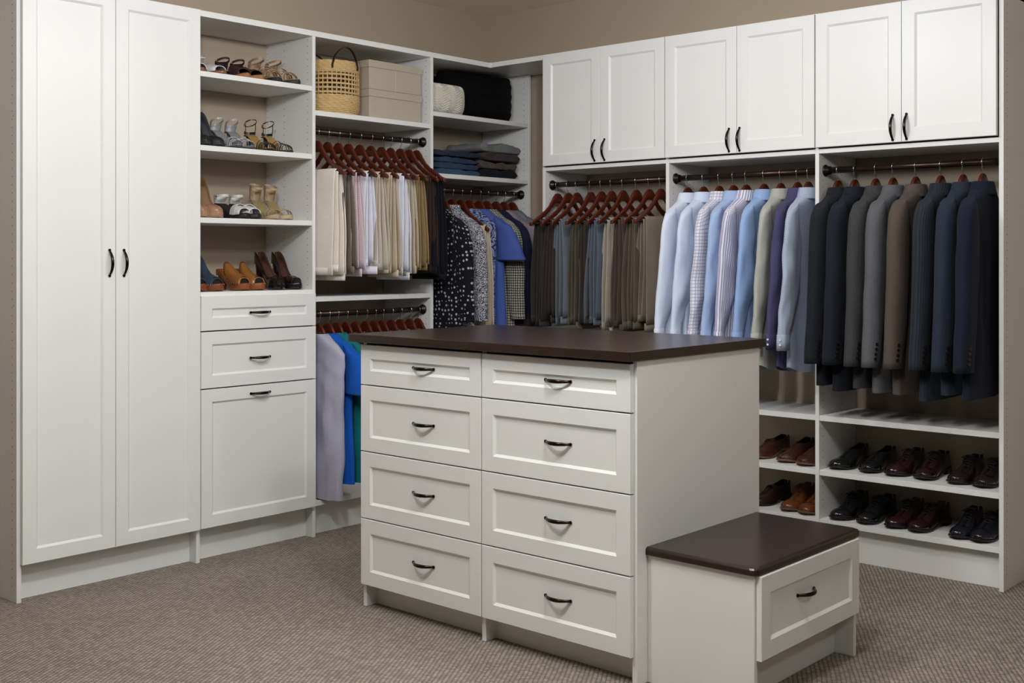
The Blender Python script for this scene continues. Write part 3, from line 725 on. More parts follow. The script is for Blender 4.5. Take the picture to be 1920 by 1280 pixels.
# ------------------------------------------------------------------ shoes
# local frame: heel at x=0, toe at x=L, sole on z=0
HWM = [(0, .010), (.03, .024), (.10, .031), (.25, .0315), (.42, .034), (.58, .042), (.72, .0475), (.84, .044), (.92, .035), (.97, .021), (1, .006)]
HWW = [(0, .009), (.03, .020), (.10, .027), (.25, .0265), (.42, .027), (.58, .034), (.72, .0405), (.84, .037), (.92, .028), (.97, .016), (1, .005)]
SS = [0, .012, .03, .06, .10, .16, .22, .28, .34, .40, .45, .50, .56, .62, .68, .74, .80, .85, .89, .925, .955, .975, .99, 1.0]
def curve_off(s, m): return m*.010*math.sin(pi*min(1, max(0, (s-.3)/.7)))   # inner side of the foot
def sole_mesh(L, hw, zt, zb, grow=.003, m=1, s0=0, s1=1):
    mb = MB(); rings = []
    for s in SS:
        if s < s0-1e-6 or s > s1+1e-6: continue
        w = lerp_tab(hw, s)+grow; x = s*L+(-grow if s < .02 else grow if s > .98 else 0); c = curve_off(s, m); a, b = zt(s), zb(s)
        rings.append([(x, c-w+.001, b), (x, c+w-.001, b), (x, c+w, b+(a-b)*.3), (x, c+w, a-(a-b)*.2), (x, c+w-.002, a), (x, c-w+.002, a), (x, c-w, a-(a-b)*.2), (x, c-w, b+(a-b)*.3)])
    return mb.loft(rings)
def upper_mesh(L, hw, z0, Hh, rim, m=1, s0=0.0, s1=1.0, shells=False, zcap=None):
    """rim(s)=0 where the upper is closed over the foot"""
    mb = MB(); rings = []; K = 7; ss = [s for s in SS if s0-1e-6 <= s <= s1+1e-6]
    for s in ss:
        w = lerp_tab(hw, s); x = s*L; c = curve_off(s, m); b = z0(s); h = Hh(s); r = min(rim(s), w-.002); r = max(r, 0.0)
        out = []
        for k in range(K):
            a = pi/2*k/(K-1); out.append((r+(w-r)*math.cos(a)**(.75 if r < .004 else .9), b+h*math.sin(a)**.9))
        inn = [(max(r-.0025, 0), b+h*.985-.001), (max(r-.004, 0)*.98, b+h*.5), (max(r-.006, 0)*.9, b+.006)] if r > .004 else [(0, b+h-.0012), (0, b+h-.0025), (0, b+h-.004)]
        ring = [(x, c-y, z) for y, z in out]+[(x, c-y, z) for y, z in inn]+[(x, c, inn[-1][1])]+[(x, c+y, z) for y, z in inn[::-1]]+[(x, c+y, z) for y, z in out[::-1]]
        rings.append(ring)
    n = len(rings[0])
    mb.loft(rings, False, False, matf=lambda i, j: 1 if K-1 < j < n-K else 0)
    b0 = len(mb.v)-n
    mb.face(list(range(0, n)), 0); mb.face([b0+j for j in range(n)][::-1], 0)
    return mb
def vamp_mesh(L, hw, z0, Hh, m=1, s0=.4, s1=.9, th=.003, tilt0=0.0, tilt1=0.0):
    """open cover over the foot: outer arch and inner arch, open at both ends"""
    mb = MB(); rings = []; K = 15; N = 10
    for i in range(N+1):
        s = s0+(s1-s0)*i/N; w = lerp_tab(hw, s); c = curve_off(s, m); b = z0(s); h = Hh(s); outer = []; inner = []
        for k in range(K):
            a = pi*k/(K-1); y = -w*se(math.cos(a), .8); z = h*max(0, math.sin(a))**.8; dx = (tilt0*(1-i/N)+tilt1*i/N)*(z/max(h, .001))
            outer.append((s*L+dx, c+y, b+z)); inner.append((s*L+dx, c+y*(1-th/w), b+max(0, z-th)))
        rings.append(outer+inner[::-1])
    return mb.loft(rings, True, True)
def strap_pts(L, hw, s_a, s_b, z_a, z_b, h, m=1, N=12, out=.001, lean=0.0):
    P = []
    for k in range(N+1):
        t = k/N; s = s_a+(s_b-s_a)*t; w = lerp_tab(hw, s)+out; c = curve_off(s, m); a = pi*t
        P.append((s*L+lean*math.sin(a), c-w*math.cos(a), z_a+(z_b-z_a)*t+h*math.sin(a)**.75))
    return P
def mens_shoe(loc, rz, label, group, up, lining, solem, m=1, L=.298, kind='oxford', name='oxford_shoe', lacem=None, toe=True):
    root = thing(name, label, 'shoe', loc, rz, group)
    spring = lambda s: .010*max(0, (s-.72)/.28)**1.6
    zb = lambda s: spring(s)+(.018 if .27 < s < .62 else .018*max(0, (.62-s)/.35) if False else (0 if s <= .24 or s >= .62 else .010))
    zt = lambda s: spring(s)+(.030 if s < .26 else .030-.019*min(1, (s-.26)/.34))
    sole_mesh(L, HWM, zt, lambda s: spring(s)+(.020 if s < .26 else (.020-.019*min(1, (s-.26)/.34))+.001), .0045, m).build('sole', solem, root, local=True)
    hb = MB(); rings = []
    for s in (0, .012, .03, .06, .10, .16, .22, .255):
        w = lerp_tab(HWM, s)+.003; rings.append([(s*L-.002, -w, .0005), (s*L-.002, w, .0005), (s*L-.003, w+.001, .0215), (s*L-.003, -w-.001, .0215)])
    hb.loft(rings, smooth=False); hb.build('heel', plain('heel_rubber', '#17120f', .5), root, local=True)
    if kind == 'oxford':
        Ht = [(0, .062), (.05, .066), (.14, .058), (.24, .056), (.34, .066), (.42, .074), (.50, .066), (.62, .050), (.74, .038), (.86, .032), (.94, .024), (.985, .013), (1, .006)]
        R = lambda s: (lerp_tab(HWM, s)-.005 if s < .30 else max(0, (lerp_tab(HWM, s)-.005)*(1-(s-.30)/.13)) if s < .43 else 0)
    else:
        Ht = [(0, .056), (.05, .060), (.14, .050), (.26, .044), (.38, .050), (.48, .060), (.56, .055), (.66, .045), (.76, .036), (.86, .031), (.94, .024), (.985, .013), (1, .006)]
        R = lambda s: (lerp_tab(HWM, s)-.005 if s < .36 else max(0, (lerp_tab(HWM, s)-.005)*(1-(s-.36)/.14)) if s < .50 else 0)
    Hf = lambda s: lerp_tab(Ht, s)
    upper_mesh(L, HWM, zt, Hf, R, m).build('upper', [up, lining], root, local=True)
    HW2 = [(a, b+.0009) for a, b in HWM]
    if toe:
        vamp_mesh(L, HW2, zt, lambda s: Hf(s)+.0012, m, .80, .99, .0018, tilt0=-.010).build('toe_cap', up, root, local=True)
    if kind == 'oxford':
        tg = MB(); pts = [(.335*L, 0, zt(.36)+.076), (.37*L, 0, zt(.4)+.077), (.43*L, 0, zt(.45)+.074), (.52*L, 0, zt(.5)+.062)]
        pts = [(a, curve_off(.42, m), b) for a, b, c in [(p[0], p[2], 0) for p in pts]]
        tg.band(pts, .036, .004, (0, 1, 0)); tg.build('tongue', up, root, local=True)
        lm = lacem or plain('shoelace', '#15100f', .7)
        for k in range(5):
            s = .425+.042*k; P = []; c = curve_off(s, m); hh = zt(s)+Hf(s)
            for j in range(7):
                t = -1+2*j/6; P.append(((s+.010*(k % 2)*t)*L, c+.017*t, hh+.0030-.007*t*t))
            lb = MB(); lb.tube(P, .0021, 6); lb.build('shoelace', lm, root, local=True)
        bw = MB(); c = curve_off(.42, m); s = .41; hh = zt(s)+Hf(s)+.004
        for sg in (-1, 1):
            bw.tube([(s*L, c, hh), (s*L+.012, c+sg*.014, hh+.004), (s*L+.022, c+sg*.026, hh-.006), (s*L+.012, c+sg*.024, hh-.007), (s*L, c, hh)], .0018, 6)
        bw.build('lace_bow', lm, root, local=True)
    elif kind == 'strap':
        sb = MB(); sb.band(strap_pts(L, HWM, .47, .47, zt(.47)+.004, zt(.47)+.004, Hf(.48)-.001, m, out=.0012), .026, .003, (1, 0, 0)); sb.build('strap', up, root, local=True)
        bk = MB(); w = lerp_tab(HWM, .47); bk.tube([(.47*L+dx, curve_off(.47, m)+m*(w*.86), zt(.47)+.030+dz) for dx, dz in ((-.012, -.008), (.012, -.008), (.012, .012), (-.012, .012), (-.012, -.008))], .0015, 6); bk.build('buckle', BRONZE, root, local=True)
    return root
def female_frame(h, plat):
    def zfoot(s):   # height of the footbed
        if s < .12: f = 1.0
        elif s < .66: t = (s-.12)/.54; f = 1-(t*t*(3-2*t))
        else: f = 0.0
        return plat+h*f+.006*max(0, (s-.78)/.22)**1.5
    return zfoot
def heel_block(root, L, zf, w, d, bot, mat, x0=.004, wb=None, name='heel'):
    mb = MB(); rings = []
    zt = zf(.05)-.003
    for k in range(7):
        t = k/6; z = zt*(1-t); ww = w+(bot-w)*t**.6; dd = d+(bot*1.1-d)*t**.6
        xb = x0+.004*math.sin(pi*t)+(d-dd)*.18
        zz = max(z, .0005)
        rings.append([(xb+dd/2+dd/2*math.cos(2*pi*j/12), ww*math.sin(2*pi*j/12), zz+(0 if k else .002)) for j in range(12)])
    mb.loft(rings); return mb.build(name, mat, root, local=True)
def pump(loc, rz, label, group, up, lining, solem, m=1, L=.215, h=.095, plat=.018, heel='block', peep=False, name='high_heel_pump', toe_open=.93, heelm=None, Hs=None):
    root = thing(name, label, 'shoe', loc, rz, group); zf = female_frame(h, plat)
    s1 = 1
    sole_mesh(L, HWW, zf, lambda s: max(0.0005, zf(s)-(plat if s > .6 else .004+(plat-.004)*max(0, (s-.4)/.2) if s > .4 else .004)), .002, m).build('sole', solem, root, local=True)
    heel_block(root, L, zf, .022 if heel == 'block' else .018, .045 if heel == 'block' else .036, .016 if heel == 'block' else .006, heelm or up)
    Ht = Hs or [(0, .052), (.06, .056), (.16, .046), (.30, .036), (.45, .028), (.58, .026), (.66, .034), (.72, .040), (.80, .036), (.88, .029), (.95, .019), (.985, .010), (1, .004)]
    R = lambda s: (lerp_tab(HWW, s)-.0035 if s < .60 else max(0, (lerp_tab(HWW, s)-.0035)*(1-((s-.60)/.10))) if s < .70 else 0)
    e = toe_open if peep else 1.0
    upper_mesh(L, HWW, zf, lambda s: lerp_tab(Ht, s), R, m, 0, e).build('upper', [up, lining], root, local=True)
    if peep:
        dk = MB(); s = toe_open; w = lerp_tab(HWW, s)*.62; b = zf(s); hh = lerp_tab(Ht, s)*.72; c = curve_off(s, m)
        dk.loft([[(s*L+.0012, c-w*math.cos(pi*k/12), b+.001+hh*math.sin(pi*k/12)) for k in range(13)], [(s*L-.004, c-w*.9*math.cos(pi*k/12), b+.001+hh*.9*math.sin(pi*k/12)) for k in range(13)]], True, True, smooth=False)
        dk.build('toe_opening', plain('shoe_inside', '#16100d', .9), root, local=True)
    return root
def clog(loc, rz, label, group, up, solem, m=1, L=.212, h=.070, plat=.030, studs=True, cuff=False):
    root = thing('open_toe_clog', label, 'shoe', loc, rz, group); zf = female_frame(h, plat)
    sole_mesh(L, HWW, zf, lambda s: max(.0005, zf(s)-plat) if s > .3 else max(.0005, zf(s)-plat-.0*s), .003, m).build('wooden_sole', solem, root, local=True)
    heel_block(root, L, zf, .026, .058, .021, solem)
    HW2 = [(a, b+.002) for a, b in HWW]
    Ht = [(.3, .066), (.40, .071), (.52, .070), (.66, .058), (.78, .046), (.90, .036), (.96, .026)]
    if cuff: Ht = [(.2, .085), (.35, .080), (.5, .070), (.66, .056), (.8, .044), (.96, .028)]
    vamp_mesh(L, HW2, lambda s: zf(s)-.006, lambda s: lerp_tab(Ht, s), m, .36 if not cuff else .2, .915, .0032, tilt0=-.022, tilt1=-.008).build('upper', up, root, local=True)
    dk = MB(); s = .86; w = lerp_tab(HWW, s)*.80; b = zf(s); hh = .034; c = curve_off(s, m)
    dk.loft([[(s*L, c-w*math.cos(pi*k/12), b+.001+hh*math.sin(pi*k/12)) for k in range(13)], [(s*L-.02, c-w*.9*math.cos(pi*k/12), b+.001+hh*.9*math.sin(pi*k/12)) for k in range(13)]], True, True, smooth=False)
    dk.build('toe_opening', plain('shoe_inside', '#16100d', .9), root, local=True)
    if studs:
        for sg in (-1, 1):
            for k in range(7):
                s = .42+.075*k; w = lerp_tab(HW2, s)+.001; sb = MB()
                sb.disc((s*L, curve_off(s, m)+sg*w, zf(s)-.001), (0, sg, .15), .0042, .0025, 8); sb.build('stud', CHROME, root, local=True)
    return root
def sandal(loc, rz, label, group, footm, solem, strapm, straps, m=1, L=.220, h=.07, plat=.012, wedge=False, heel='thin', name='strappy_sandal', heelm=None, ankle=None, vamp=None, counter=None, buckle=True):
    """straps: (s_a, s_b, height, width)"""
    root = thing(name, label, 'shoe', loc, rz, group); zf = female_frame(h, plat)
    if wedge: sole_mesh(L, HWW, lambda s: zf(s)-.003, lambda s: .0005+.004*max(0, (s-.8)/.2), .002, m).build('wedge_sole', solem, root, local=True)
    else:
        sole_mesh(L, HWW, lambda s: zf(s)-.003, lambda s: max(.0005, zf(s)-(plat if s > .6 else .006)), .002, m).build('sole', solem, root, local=True)
        heel_block(root, L, zf, .017, .034, .0065 if heel == 'thin' else .018, heelm or solem)
    sole_mesh(L, [(a, b-.001) for a, b in HWW], zf, lambda s: zf(s)-.003, 0, m).build('footbed', footm, root, local=True)
    for a, b, hh, wd in straps:
        sb = MB(); sb.band(strap_pts(L, HWW, a, b, zf(a)-.002, zf(b)-.002, hh, m), wd, .0022, (1, 0, .0)); sb.build('strap', strapm, root, local=True)
    if vamp:
        s0, s1, h0, h1 = vamp; vamp_mesh(L, [(a, b+.0015) for a, b in HWW], lambda s: zf(s)-.003, lambda s: h0+(h1-h0)*(s-s0)/(s1-s0), m, s0, s1, .0025, tilt0=-.012).build('vamp', strapm, root, local=True)
    if counter:
        hc, wc = counter; mb = MB(); P = []
        for k in range(13):
            a = pi*(.5+k/12); P.append((.034+.036*math.cos(a), .027*math.sin(a), zf(.04)+hc))
        mb.band(P, wc, .0025, (0, 0, 1)); mb.build('heel_counter', strapm, root, local=True)
    if ankle:
        hz, rx, ry, xc, til, wd = ankle; mb = MB(); N = 24
        P = [(xc+rx*math.cos(2*pi*k/N), ry*math.sin(2*pi*k/N), zf(.05)+hz+til*math.cos(2*pi*k/N)) for k in range(N+1)]
        mb.band(P, wd, .0022, (0, 0, 1)); mb.build('ankle_strap', strapm, root, local=True)
        for sg in (-1, 1):
            mb = MB(); mb.band([(.030, sg*.024, zf(.13)), (.036, sg*.027, zf(.1)+hz*.5), (xc, sg*ry, zf(.05)+hz)], wd*.9, .002, (1, 0, 0)); mb.build('side_strap', strapm, root, local=True)
        if buckle:
            mb = MB(); mb.disc((xc+.004, -ry-.001, zf(.05)+hz), (0, -1, 0), .005, .003, 8); mb.build('buckle', CHROME, root, local=True)
    return root
DK = plain('dark_lining', '#1d1411', .85); TANL = plain('tan_lining', '#7d5638', .8)
def rowA(y, x0=.105): return (x0, y)
jr = random.Random(21)
def rzA(): return jr.uniform(-.10, .05)
pairs = lambda a, b: ((a, 1, 'left shoe of the pair'), (b, -1, 'right shoe of the pair'))
# top shelf
z = 2.1745; G1 = 'women\'s shoes on the top shelf of the tower'
wl = leather('white_leather', '#d8dadb', .35, .2); br = leather('brown_leather', '#4a2618', .35, .3)
for y, m, t in pairs(-2.215, -2.118):
    sandal((.115, y, z), rzA(), 'white cut-out sandal with thin ankle strap on the top shelf, %s' % t, G1, DK, leather('tan_sole', '#7a4a2c', .5), wl, [(.60, .66, .030, .014)], m, .235, .030, .016, True, ankle=(.062, .030, .030, .030, -.012, .006), vamp=(.66, .90, .045, .026), name='white_sandal')
for y, m, t in pairs(-1.985, -1.900):
    sandal((.105, y, z), rzA(), 'burgundy sling-back wedge with cork sole on the top shelf, %s' % t, G1, DK, plain('cork', '#a06a3f', .8, var=.35, vscale=120), leather('burgundy_suede', '#3c1c1c', .75, 0), [(.74, .78, .034, .02)], m, .238, .036, .020, True, vamp=(.52, .86, .050, .030), counter=(.030, .030), name='wedge_sandal', ankle=(.042, .040, .030, .036, .012, .010))
for y, m, t in pairs(-1.795, -1.698):
    sandal((.100, y, z), rzA(), 'tan strappy sandal with dark sole on the top shelf, %s' % t, G1, leather('nude_footbed', '#a58569', .6, 0), plain('dark_sole', '#221d1b', .6), leather('tan_strap', '#b08a68', .5, .1), [(.86, .80, .032, .011), (.80, .64, .040, .010), (.62, .82, .046, .010), (.50, .58, .052, .010), (.40, .62, .060, .010)], m, .245, .040, .022, True, ankle=(.058, .052, .029, .050, .010, .010), counter=(.04, .016))
# second shelf
z = 1.8465; G2 = 'women\'s shoes on the second shelf of the tower'
blk = leather('black_suede', '#131316', .6, .05)
for y, m, t in pairs(-2.215, -2.135):
    pump((.150, y, z), rzA(), 'black suede high-heel pump on the second shelf, %s' % t, G2, blk, plain('grey_lining', '#3a3a40', .7), blk, m, .215, .105, .014, 'thin')
sil = leather('silver_leather', '#a9a9ad', .25, .4)
for y, m, t in pairs(-2.030, -1.945):
    sandal((.125, y, z), rzA(), 'silver strappy high-heel sandal on the second shelf, %s' % t, G2, leather('silver_footbed', '#8b8b8e', .4, .1), plain('pewter_sole', '#3c3c3e', .4), sil, [(.88, .84, .030, .012), (.82, .78, .036, .014), (.76, .62, .044, .010), (.62, .76, .046, .010)], m, .225, .085, .012, ankle=(.040, .034, .028, .038, .014, .008), counter=(.014, .030), heelm=sil, name='silver_sandal')
gold = leather('gold_footbed', '#a98545', .35, .2)
for y, m, t in pairs(-1.835, -1.735):
    sandal((.125, y, z), rzA(), 'black strappy high-heel sandal with gold footbed on the second shelf, %s' % t, G2, gold, plain('black_sole', '#141212', .4), leather('black_strap', '#151316', .35, .3), [(.90, .86, .028, .0045), (.85, .82, .032, .0045), (.80, .77, .035, .0045), (.75, .72, .038, .0045), (.70, .66, .042, .0045), (.60, .48, .040, .0045)], m, .228, .080, .010, ankle=(.056, .032, .028, .034, .014, .005), counter=(.010, .012), heelm=plain('black_heel', '#141212', .3), name='strappy_heel')
# third shelf
z = 1.5255; G3 = 'women\'s shoes on the third shelf of the tower'
nude = leather('nude_leather', '#a57d62', .35, .25)
for y, m, t in pairs(-2.215, -2.120):
    pump((.135, y, z), rzA(), 'nude high-heel platform pump on the third shelf, %s' % t, G3, nude, leather('nude_lining', '#8a6a4b', .7, 0), nude, m, .215, .120, .026, 'thin')
for y, m, t in pairs(-2.000, -1.915):
    sandal((.115, y, z), rzA(), 'white sling-back sandal with black sole on the third shelf, %s' % t, G3, DK, plain('black_rubber', '#171415', .5), leather('bright_white_leather', '#e4e2df', .35, .2), [(.74, .64, .050, .020), (.62, .74, .050, .016)], m, .238, .055, .022, True, vamp=(.72, .89, .046, .030), counter=(.022, .036), name='white_slingback', ankle=(.032, .040, .029, .040, .004, .012))
clr = plain('clear_acrylic', '#d7d5cf', .1, spec=.6)
for y, m, t in pairs(-1.815, -1.730):
    sandal((.140, y, z), rzA(), 'beige ankle-cuff sandal with clear block heel on the third shelf, %s' % t, G3, leather('olive_gold', '#9a8458', .5, .1), leather('beige_platform', '#b9a285', .5, .1), leather('beige_satin', '#b59c7d', .45, .1), [(.86, .82, .028, .012), (.74, .70, .036, .008)], m, .215, .075, .022, heel='block', heelm=clr, counter=(.034, .060), ankle=(.066, .036, .029, .038, -.012, .010), name='ankle_cuff_sandal')
# fourth shelf
z = 1.1945; G4 = 'women\'s shoes on the lowest shelf of the tower'
wood = leather('clog_wood', '#7a3f20', .4, .2, .1, 60)
for y, m, t in pairs(-2.222, -2.120):
    clog((.115, y, z), rzA(), 'blue denim clog on the lowest tower shelf, %s' % t, G4, cloth('denim_upper', '#141f2e', '#26374f', 'denim'), wood, m, studs=True, cuff=True)
tan = leather('tan_clog_leather', '#96602b', .3, .3, .08)
for y, m, t in pairs(-1.985, -1.888):
    clog((.115, y, z), rzA(), 'tan leather clog on the lowest tower shelf, %s' % t, G4, tan, leather('clog_wood_light', '#8a4b22', .4, .2, .1, 60), m)
dbr = leather('dark_brown_patent', '#251411', .18, .6, .04)
for y, m, t in pairs(-1.775, -1.675):
    pump((.125, y, z), rzA(), 'dark brown peep-toe platform pump on the lowest tower shelf, %s' % t, G4, dbr, leather('rust_lining', '#43210f', .7, 0), leather('black_platform', '#171211', .25, .4), m, .220, .100, .028, 'block', True, 'peep_toe_pump', .915)

# men's shoes
def rzB(): return -pi/2+jr.uniform(-.08, .06)
z2, z1 = .3965, .1765
hua = woven_leather('woven_brown_leather', '#54271a'); hs = leather('pale_welt_sole', '#6a4f38', .6, 0)
GB = 'men\'s shoes on the shelves of the shirt bay'
TL = 'black welt'
ws = plain('dark_welt_sole', '#1a1513', .45)
mens_shoe((2.035, -.035, z2), -pi/2-.12, 'brown woven leather strap shoe, leftmost on the upper shoe shelf beside the island', GB, hua, DK, hs, 1, .295, 'strap', 'woven_shoe', toe=False)
mens_shoe((2.165, -.035, z2), rzB(), 'brown woven leather loafer in the middle of the upper shelf beside the island', GB, hua, DK, hs, 1, .295, 'loafer', 'woven_loafer', toe=False)
mens_shoe((2.295, -.055, z2), rzB(), 'brown woven leather loafer at the divider on the upper shelf beside the island', GB, hua, DK, hs, -1, .295, 'loafer', 'woven_loafer', toe=False)
dkb = leather('dark_brown_leather', '#2a1813', .3, .3)
mens_shoe((2.040, -.035, z1), -pi/2-.1, 'dark brown strap shoe on the lower shelf behind the bench', GB, dkb, DK, ws, 1, .295, 'strap', 'strap_shoe', toe=False)
cog = leather('cognac_leather', '#7d421f', .25, .4, .06, c2='#4f2712')
mens_shoe((2.175, -.045, z1), rzB(), 'cognac tan leather oxford in the middle of the lower shelf behind the bench', GB, cog, TANL, hs, 1, .298, lacem=plain('brown_lace', '#3d2414', .7))
mens_shoe((2.298, -.055, z1), rzB(), 'cognac tan leather oxford at the divider on the lower shelf behind the bench', GB, cog, TANL, hs, -1, .298, lacem=plain('brown_lace', '#3d2414', .7))
GB = 'men\'s shoes on the shelves of the jacket bay'
bk = leather('black_leather', '#15171c', .18, .6, .05, c2='#0b0c0f'); bu = leather('burgundy_leather', '#2f0d13', .18, .6, .05, c2='#1d0a0c'); dc = leather('chocolate_leather', '#221210', .2, .5, .05, c2='#150b0a')
nv = leather('navy_black_leather', '#161c28', .18, .6, .05, c2='#0b0e14')
up_ = [(2.440, bk, 'black', 'loafer', 1), (2.565, bk, 'black', 'loafer', -1), (2.700, bu, 'burgundy', 'oxford', 1), (2.812, bu, 'burgundy', 'oxford', -1), (2.962, dc, 'chocolate brown', 'oxford', 1), (3.075, dc, 'chocolate brown', 'oxford', -1)]
lo_ = [(2.450, bk, 'black', 'oxford', 1), (2.580, bk, 'black', 'oxford', -1), (2.710, bu, 'oxblood', 'oxford', 1), (2.828, bu, 'oxblood', 'oxford', -1), (2.968, nv, 'navy black', 'oxford', 1), (3.085, nv, 'navy black', 'oxford', -1)]
for row, zz, y0, nm in ((up_, z2, -.020, 'upper'), (lo_, z1, -.050, 'lower')):
    for i, (x, mt, cn, kd, m) in enumerate(row):
        mens_shoe((x, y0-rnd.uniform(0, .015), zz), rzB(), '%s leather %s, %s of its pair, on the %s shoe shelf under the jackets' % (cn, 'slip-on' if kd == 'loafer' else 'lace-up', 'left' if m > 0 else 'right', nm), GB, mt, TANL if (nm == 'lower' and i in (2, 3)) else DK, ws, m, .300, kd, 'oxford_shoe' if kd == 'oxford' else 'slip_on_shoe')

# ------------------------------------------------------------------ storage on the shelves
def basket():
    cx, cy, z0 = .218, -1.396, 2.0595
    root = thing('woven_basket', 'natural straw basket with dark leather handles on the shelf beside the linen boxes', 'basket', (cx, cy, z0))
    R = lambda z: .139+.006*math.sin(pi*min(1, z/.27))-.010*max(0, (.03-z)/.03); N = 72
    def coil(mb, z, r, ph, amp=.0012, k=24, flat=1.0):
        rings = []; rad = R(z)
        for i in range(N):
            a = 2*pi*i/N; rr = r*(1+.28*math.sin(k*a+ph)); ring = []
            for j in range(6):
                b = 2*pi*j/6; q = rad+rr*math.cos(b); ring.append((q*math.cos(a), q*math.sin(a), z+rr*flat*math.sin(b)))
            rings.append(ring)
        rings.append(rings[0]); mb.loft(rings, True, False)
    lo = MB(); z = .006; i = 0
    while z < .092: coil(lo, z, .0056, i*2.4); z += .0085; i += 1
    lo.loft([[(R(.004)*.97*q*math.cos(2*pi*k/N), R(.004)*.97*q*math.sin(2*pi*k/N), .002) for k in range(N)] for q in (1, .02)], True, False)
    lo.build('base_weave', STRAW, root, local=True)
    up = MB(); z = .218; i = 0
    while z < .268: coil(up, z, .0058, i*2.1, k=20); z += .0085; i += 1
    up.build('rim_weave', STRAW, root, local=True)
    for zz in (.105, .127, .149, .171, .193, .210):
        mb = MB(); coil(mb, zz, .0036, zz*90, k=40); coil(mb, zz+.0046, .0024, zz*50, k=40); mb.build('weft_row', STRAW, root, local=True)
    st = MB()
    for k in range(40):
        a = 2*pi*k/40
        for da in (0,):
            st.tube([((R(zz)-.001)*math.cos(a+da), (R(zz)-.001)*math.sin(a+da), zz) for zz in (.085, .12, .155, .19, .222)], .0036, 5)
    st.build('upright_stakes', STRAW, root, local=True, kind='stuff')
    HL = leather('handle_leather', '#241914', .5, .1)
    for sg in (1, -1):
        mb = MB(); P = []; a0, a1 = (-.62, .42) if sg > 0 else (pi-.62, pi+.42)
        q = R(.25)+.010
        A_ = Vector((q*math.cos(a0), q*math.sin(a0), .235)); B_ = Vector((q*math.cos(a1), q*math.sin(a1), .235))
        P.append(A_-Vector((0, 0, .012)))
        for k in range(15):
            t = k/14; p = A_.lerp(B_, t); lift = .070*math.sin(pi*t)**.55+.02*math.sin(pi*t)
            q2 = Vector((p.x, p.y, 0)); 
            if q2.length > 0: p = p+q2.normalized()*(.0)
            P.append(Vector((p.x*(1+.10*math.sin(pi*t)), p.y*(1+.10*math.sin(pi*t)), .24+lift)))
        P.append(B_-Vector((0, 0, .012)))
        mb.band(P, .014, .004, (math.cos((a0+a1)/2), math.sin((a0+a1)/2), 0)); mb.build('handle', HL, root, local=True)
basket()
for i, (zz, lb) in enumerate(((2.0595, 'beige linen storage box, the lower of the two beside the basket'), (2.2085, 'beige linen storage box, the upper one stacked on its twin'))):
    bxr = thing('storage_box', lb, 'box', (.188, -1.052, zz), .0, 'linen storage boxes')
    MB().box(-.15, .142, -.182, .182, 0, .140).build('box_body', LINEN, bxr, bevel=.002, local=True)
    MB().box(-.154, .147, -.187, .187, .1105, .148).build('lid', LINEN, bxr, bevel=.003, local=True)
    if i: MB().box(.141, .1435, -.0015, .0015, .001, .1105).build('front_seam', plain('linen_seam', '#cfc5b4', .9), bxr, local=True)
def pillow(name, label, loc, rz, ay, az, ax, mat, ridges, seed, tiltx=0.0, edge=4.0, n=64, pw=.5):
    root_mb = MB(); rings = []
    def th(u, v): return max(0, (1-abs(u)**edge))**pw*max(0, (1-abs(v)**edge))**pw
    NV = n; front = []; 
    for i in range(n+1):
        u = -1+2*i/n; ring = []
        for side in (1, -1):
            for j in range(NV+1):
                v = (-1+2*j/NV)*side; t = th(u, v); pinch = 1-.05*(abs(u)*abs(v))**2
                d = ridges(u, v)*min(1, t*2)
                ring.append(((ax*t+d)*side, ay*u*(1-.06*(1-abs(v)**2)*abs(u)**3)*pinch, az*v*(1-.06*(1-abs(u)**2)*abs(v)**3)*pinch))
        rings.append(ring)
    root_mb.loft(rings, True, True)
    o = root_mb.build(name, mat, None, local=True); o.location = loc; o.rotation_euler = (0, tiltx, rz)
    return tag(o, label, 'cushion')
def knit():
    k = NT('ivory_knit'); k.color(k.mix(k.noise(40, 3), lin('#cdc5b7'), lin('#e3ddd2'))); k.b.inputs['Roughness'].default_value = .95; k.b.inputs['Sheen Weight'].default_value = .2
    k.bump(k.noise(320, 2), .4, .002); return k.m
def fur():
    k = NT('black_faux_fur'); X, Y, Z = k.xyz(); f = k.noise(90, 4, .7, k.scale((1, 1, .35)))
    k.color(k.mix(f, lin('#030303'), lin('#101011'))); k.b.inputs['Roughness'].default_value = .8; k.b.inputs['Specular IOR Level'].default_value = .15
    k.bump(f, 1.0, .012); return k.m
pillow('knit_cushion', 'ivory chevron knit cushion in front of the black fur cushion', (.262, -.652, 2.1295+.089), 0, .160, .088, .082, knit(),
       lambda u, v: .0034*math.sin(40*v+12*abs(((u+1)*1.6) % 1-.5)*2), 3, edge=2.8, n=120, pw=.45)
pillow('fur_cushion', 'large black faux fur cushion leaning on the top corner shelf', (.182, -.306, 2.1315+.1395), -.17, .266, .1385, .104, fur(),
       lambda u, v: .0030*math.sin(16*v+1.2*nz(u*3, v*2, 4))+.0030*nz(u*6, v*6, 9)+.0012*nz(u*40, v*40, 2), 5, 0, edge=4, n=80)
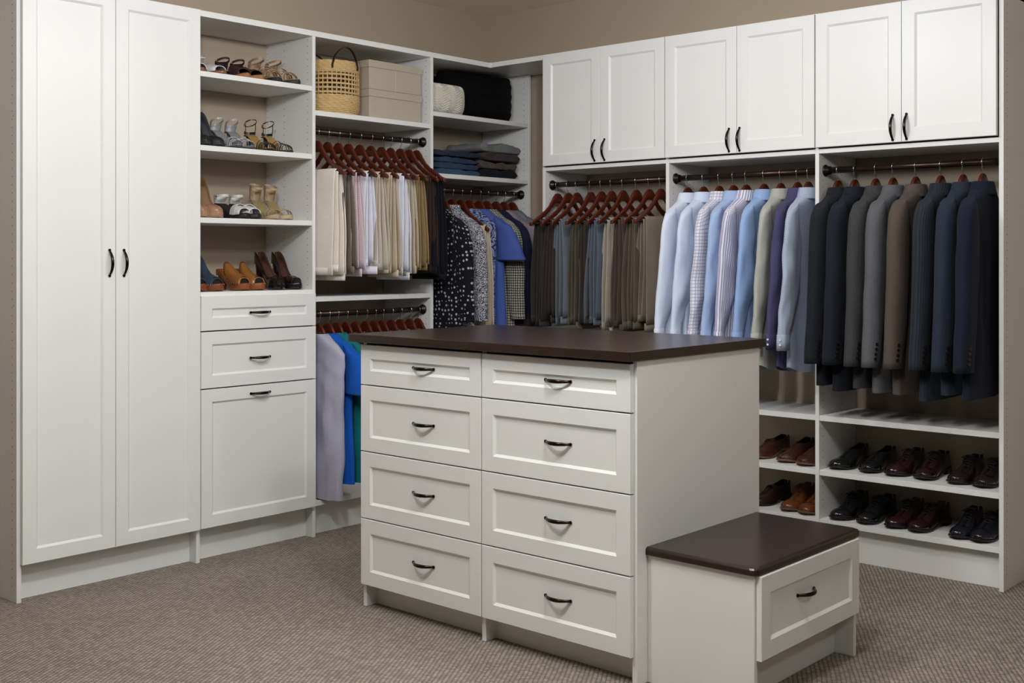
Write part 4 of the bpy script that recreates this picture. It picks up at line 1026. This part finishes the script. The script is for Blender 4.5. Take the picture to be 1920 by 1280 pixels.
def folded(name, label, cat, group, yc, zb, hy, h, mat, seed, x0=.03, x1=.315, layers=1, rz=0.0, rib=0):
    root = thing(name, label, cat, (.0, yc, zb), rz, group); R = random.Random(seed)
    for l in range(layers):
        hh = h/layers; mb = MB(); rings = []; NY = 26; n = 28; off = R.uniform(-.010, .008); xo = R.uniform(-.012, .006)
        for i in range(NY+1):
            u = -1+2*i/NY; y = hy*u+off; e = max(.02, 1-abs(u)**10)**.5; ring = []
            for j in range(n):
                a = 2*pi*j/n; xx = (x0+x1)/2+xo+(x1-x0)/2*math.copysign(1-(1-abs(math.cos(a)))**4, math.cos(a)); zz = hh/2+hh/2*e*se(math.sin(a), .62)
                w_ = .020*nz(y*9, xx*6+seed, l*3.3+seed)+.006*nz(y*30, seed, l); wz = .5*hh*nz(y*8+seed*2, xx*9, l*1.7)+.25*hh*nz(y*22, xx*14, seed)
                if rib: w_ += .0012*math.sin(y*rib)
                lowf = 0 if (math.sin(a) < -.3 and l == 0) else 1
                ring.append((xx+w_, y, max(0.0005, l*hh+zz+wz*lowf*(.3+.7*max(0, math.sin(a))))))
            rings.append(ring)
        mb.loft(rings); mb.build('folded_layer', mat, root, local=True)
    return root
zb = 1.8005; G = 'folded jeans on the corner shelf'
dn = cloth('denim_mid', '#111f34', '#263d5c', 'denim'); dd = cloth('denim_dark', '#0a101d', '#172338', 'denim'); dl = cloth('denim_light', '#172b45', '#34506f', 'denim')
for i, (h, m, lb) in enumerate(((.032, dl, 'light blue folded jeans at the bottom of the denim stack'), (.034, dn, 'mid blue folded jeans, second from the bottom of the denim stack'), (.034, dn, 'blue folded jeans, third from the bottom of the denim stack'), (.034, dd, 'dark indigo folded jeans on top of the denim stack'))):
    folded('folded_jeans', lb, 'jeans', G, -.582+(0, .006, -.004, -.012)[i], zb, .185, h, m, 20+i); zb += h+.001
zb = 1.8005; G = 'folded sweaters on the corner shelf'
for i, (h, c, nm, lb, rb) in enumerate(((.050, '#15151f', 'knit_midnight', 'midnight navy folded sweater at the bottom of the sweater stack', 700), (.046, '#544a43', 'knit_mocha', 'mocha brown folded sweater above the navy one', 0), (.047, '#453a3b', 'knit_plum', 'dark plum brown ribbed folded sweater, second from the top', 500), (.052, '#77767a', 'knit_grey', 'soft grey folded sweater on top of the sweater stack', 0))):
    folded('folded_sweater', lb, 'sweater', G, -.222+(.0, -.008, -.005, .0)[i], zb, (.155, .152, .158, .172)[i], h, cloth(nm, c, var=.10), 31+i, .04, .325, 1, rib=rb); zb += h+.001
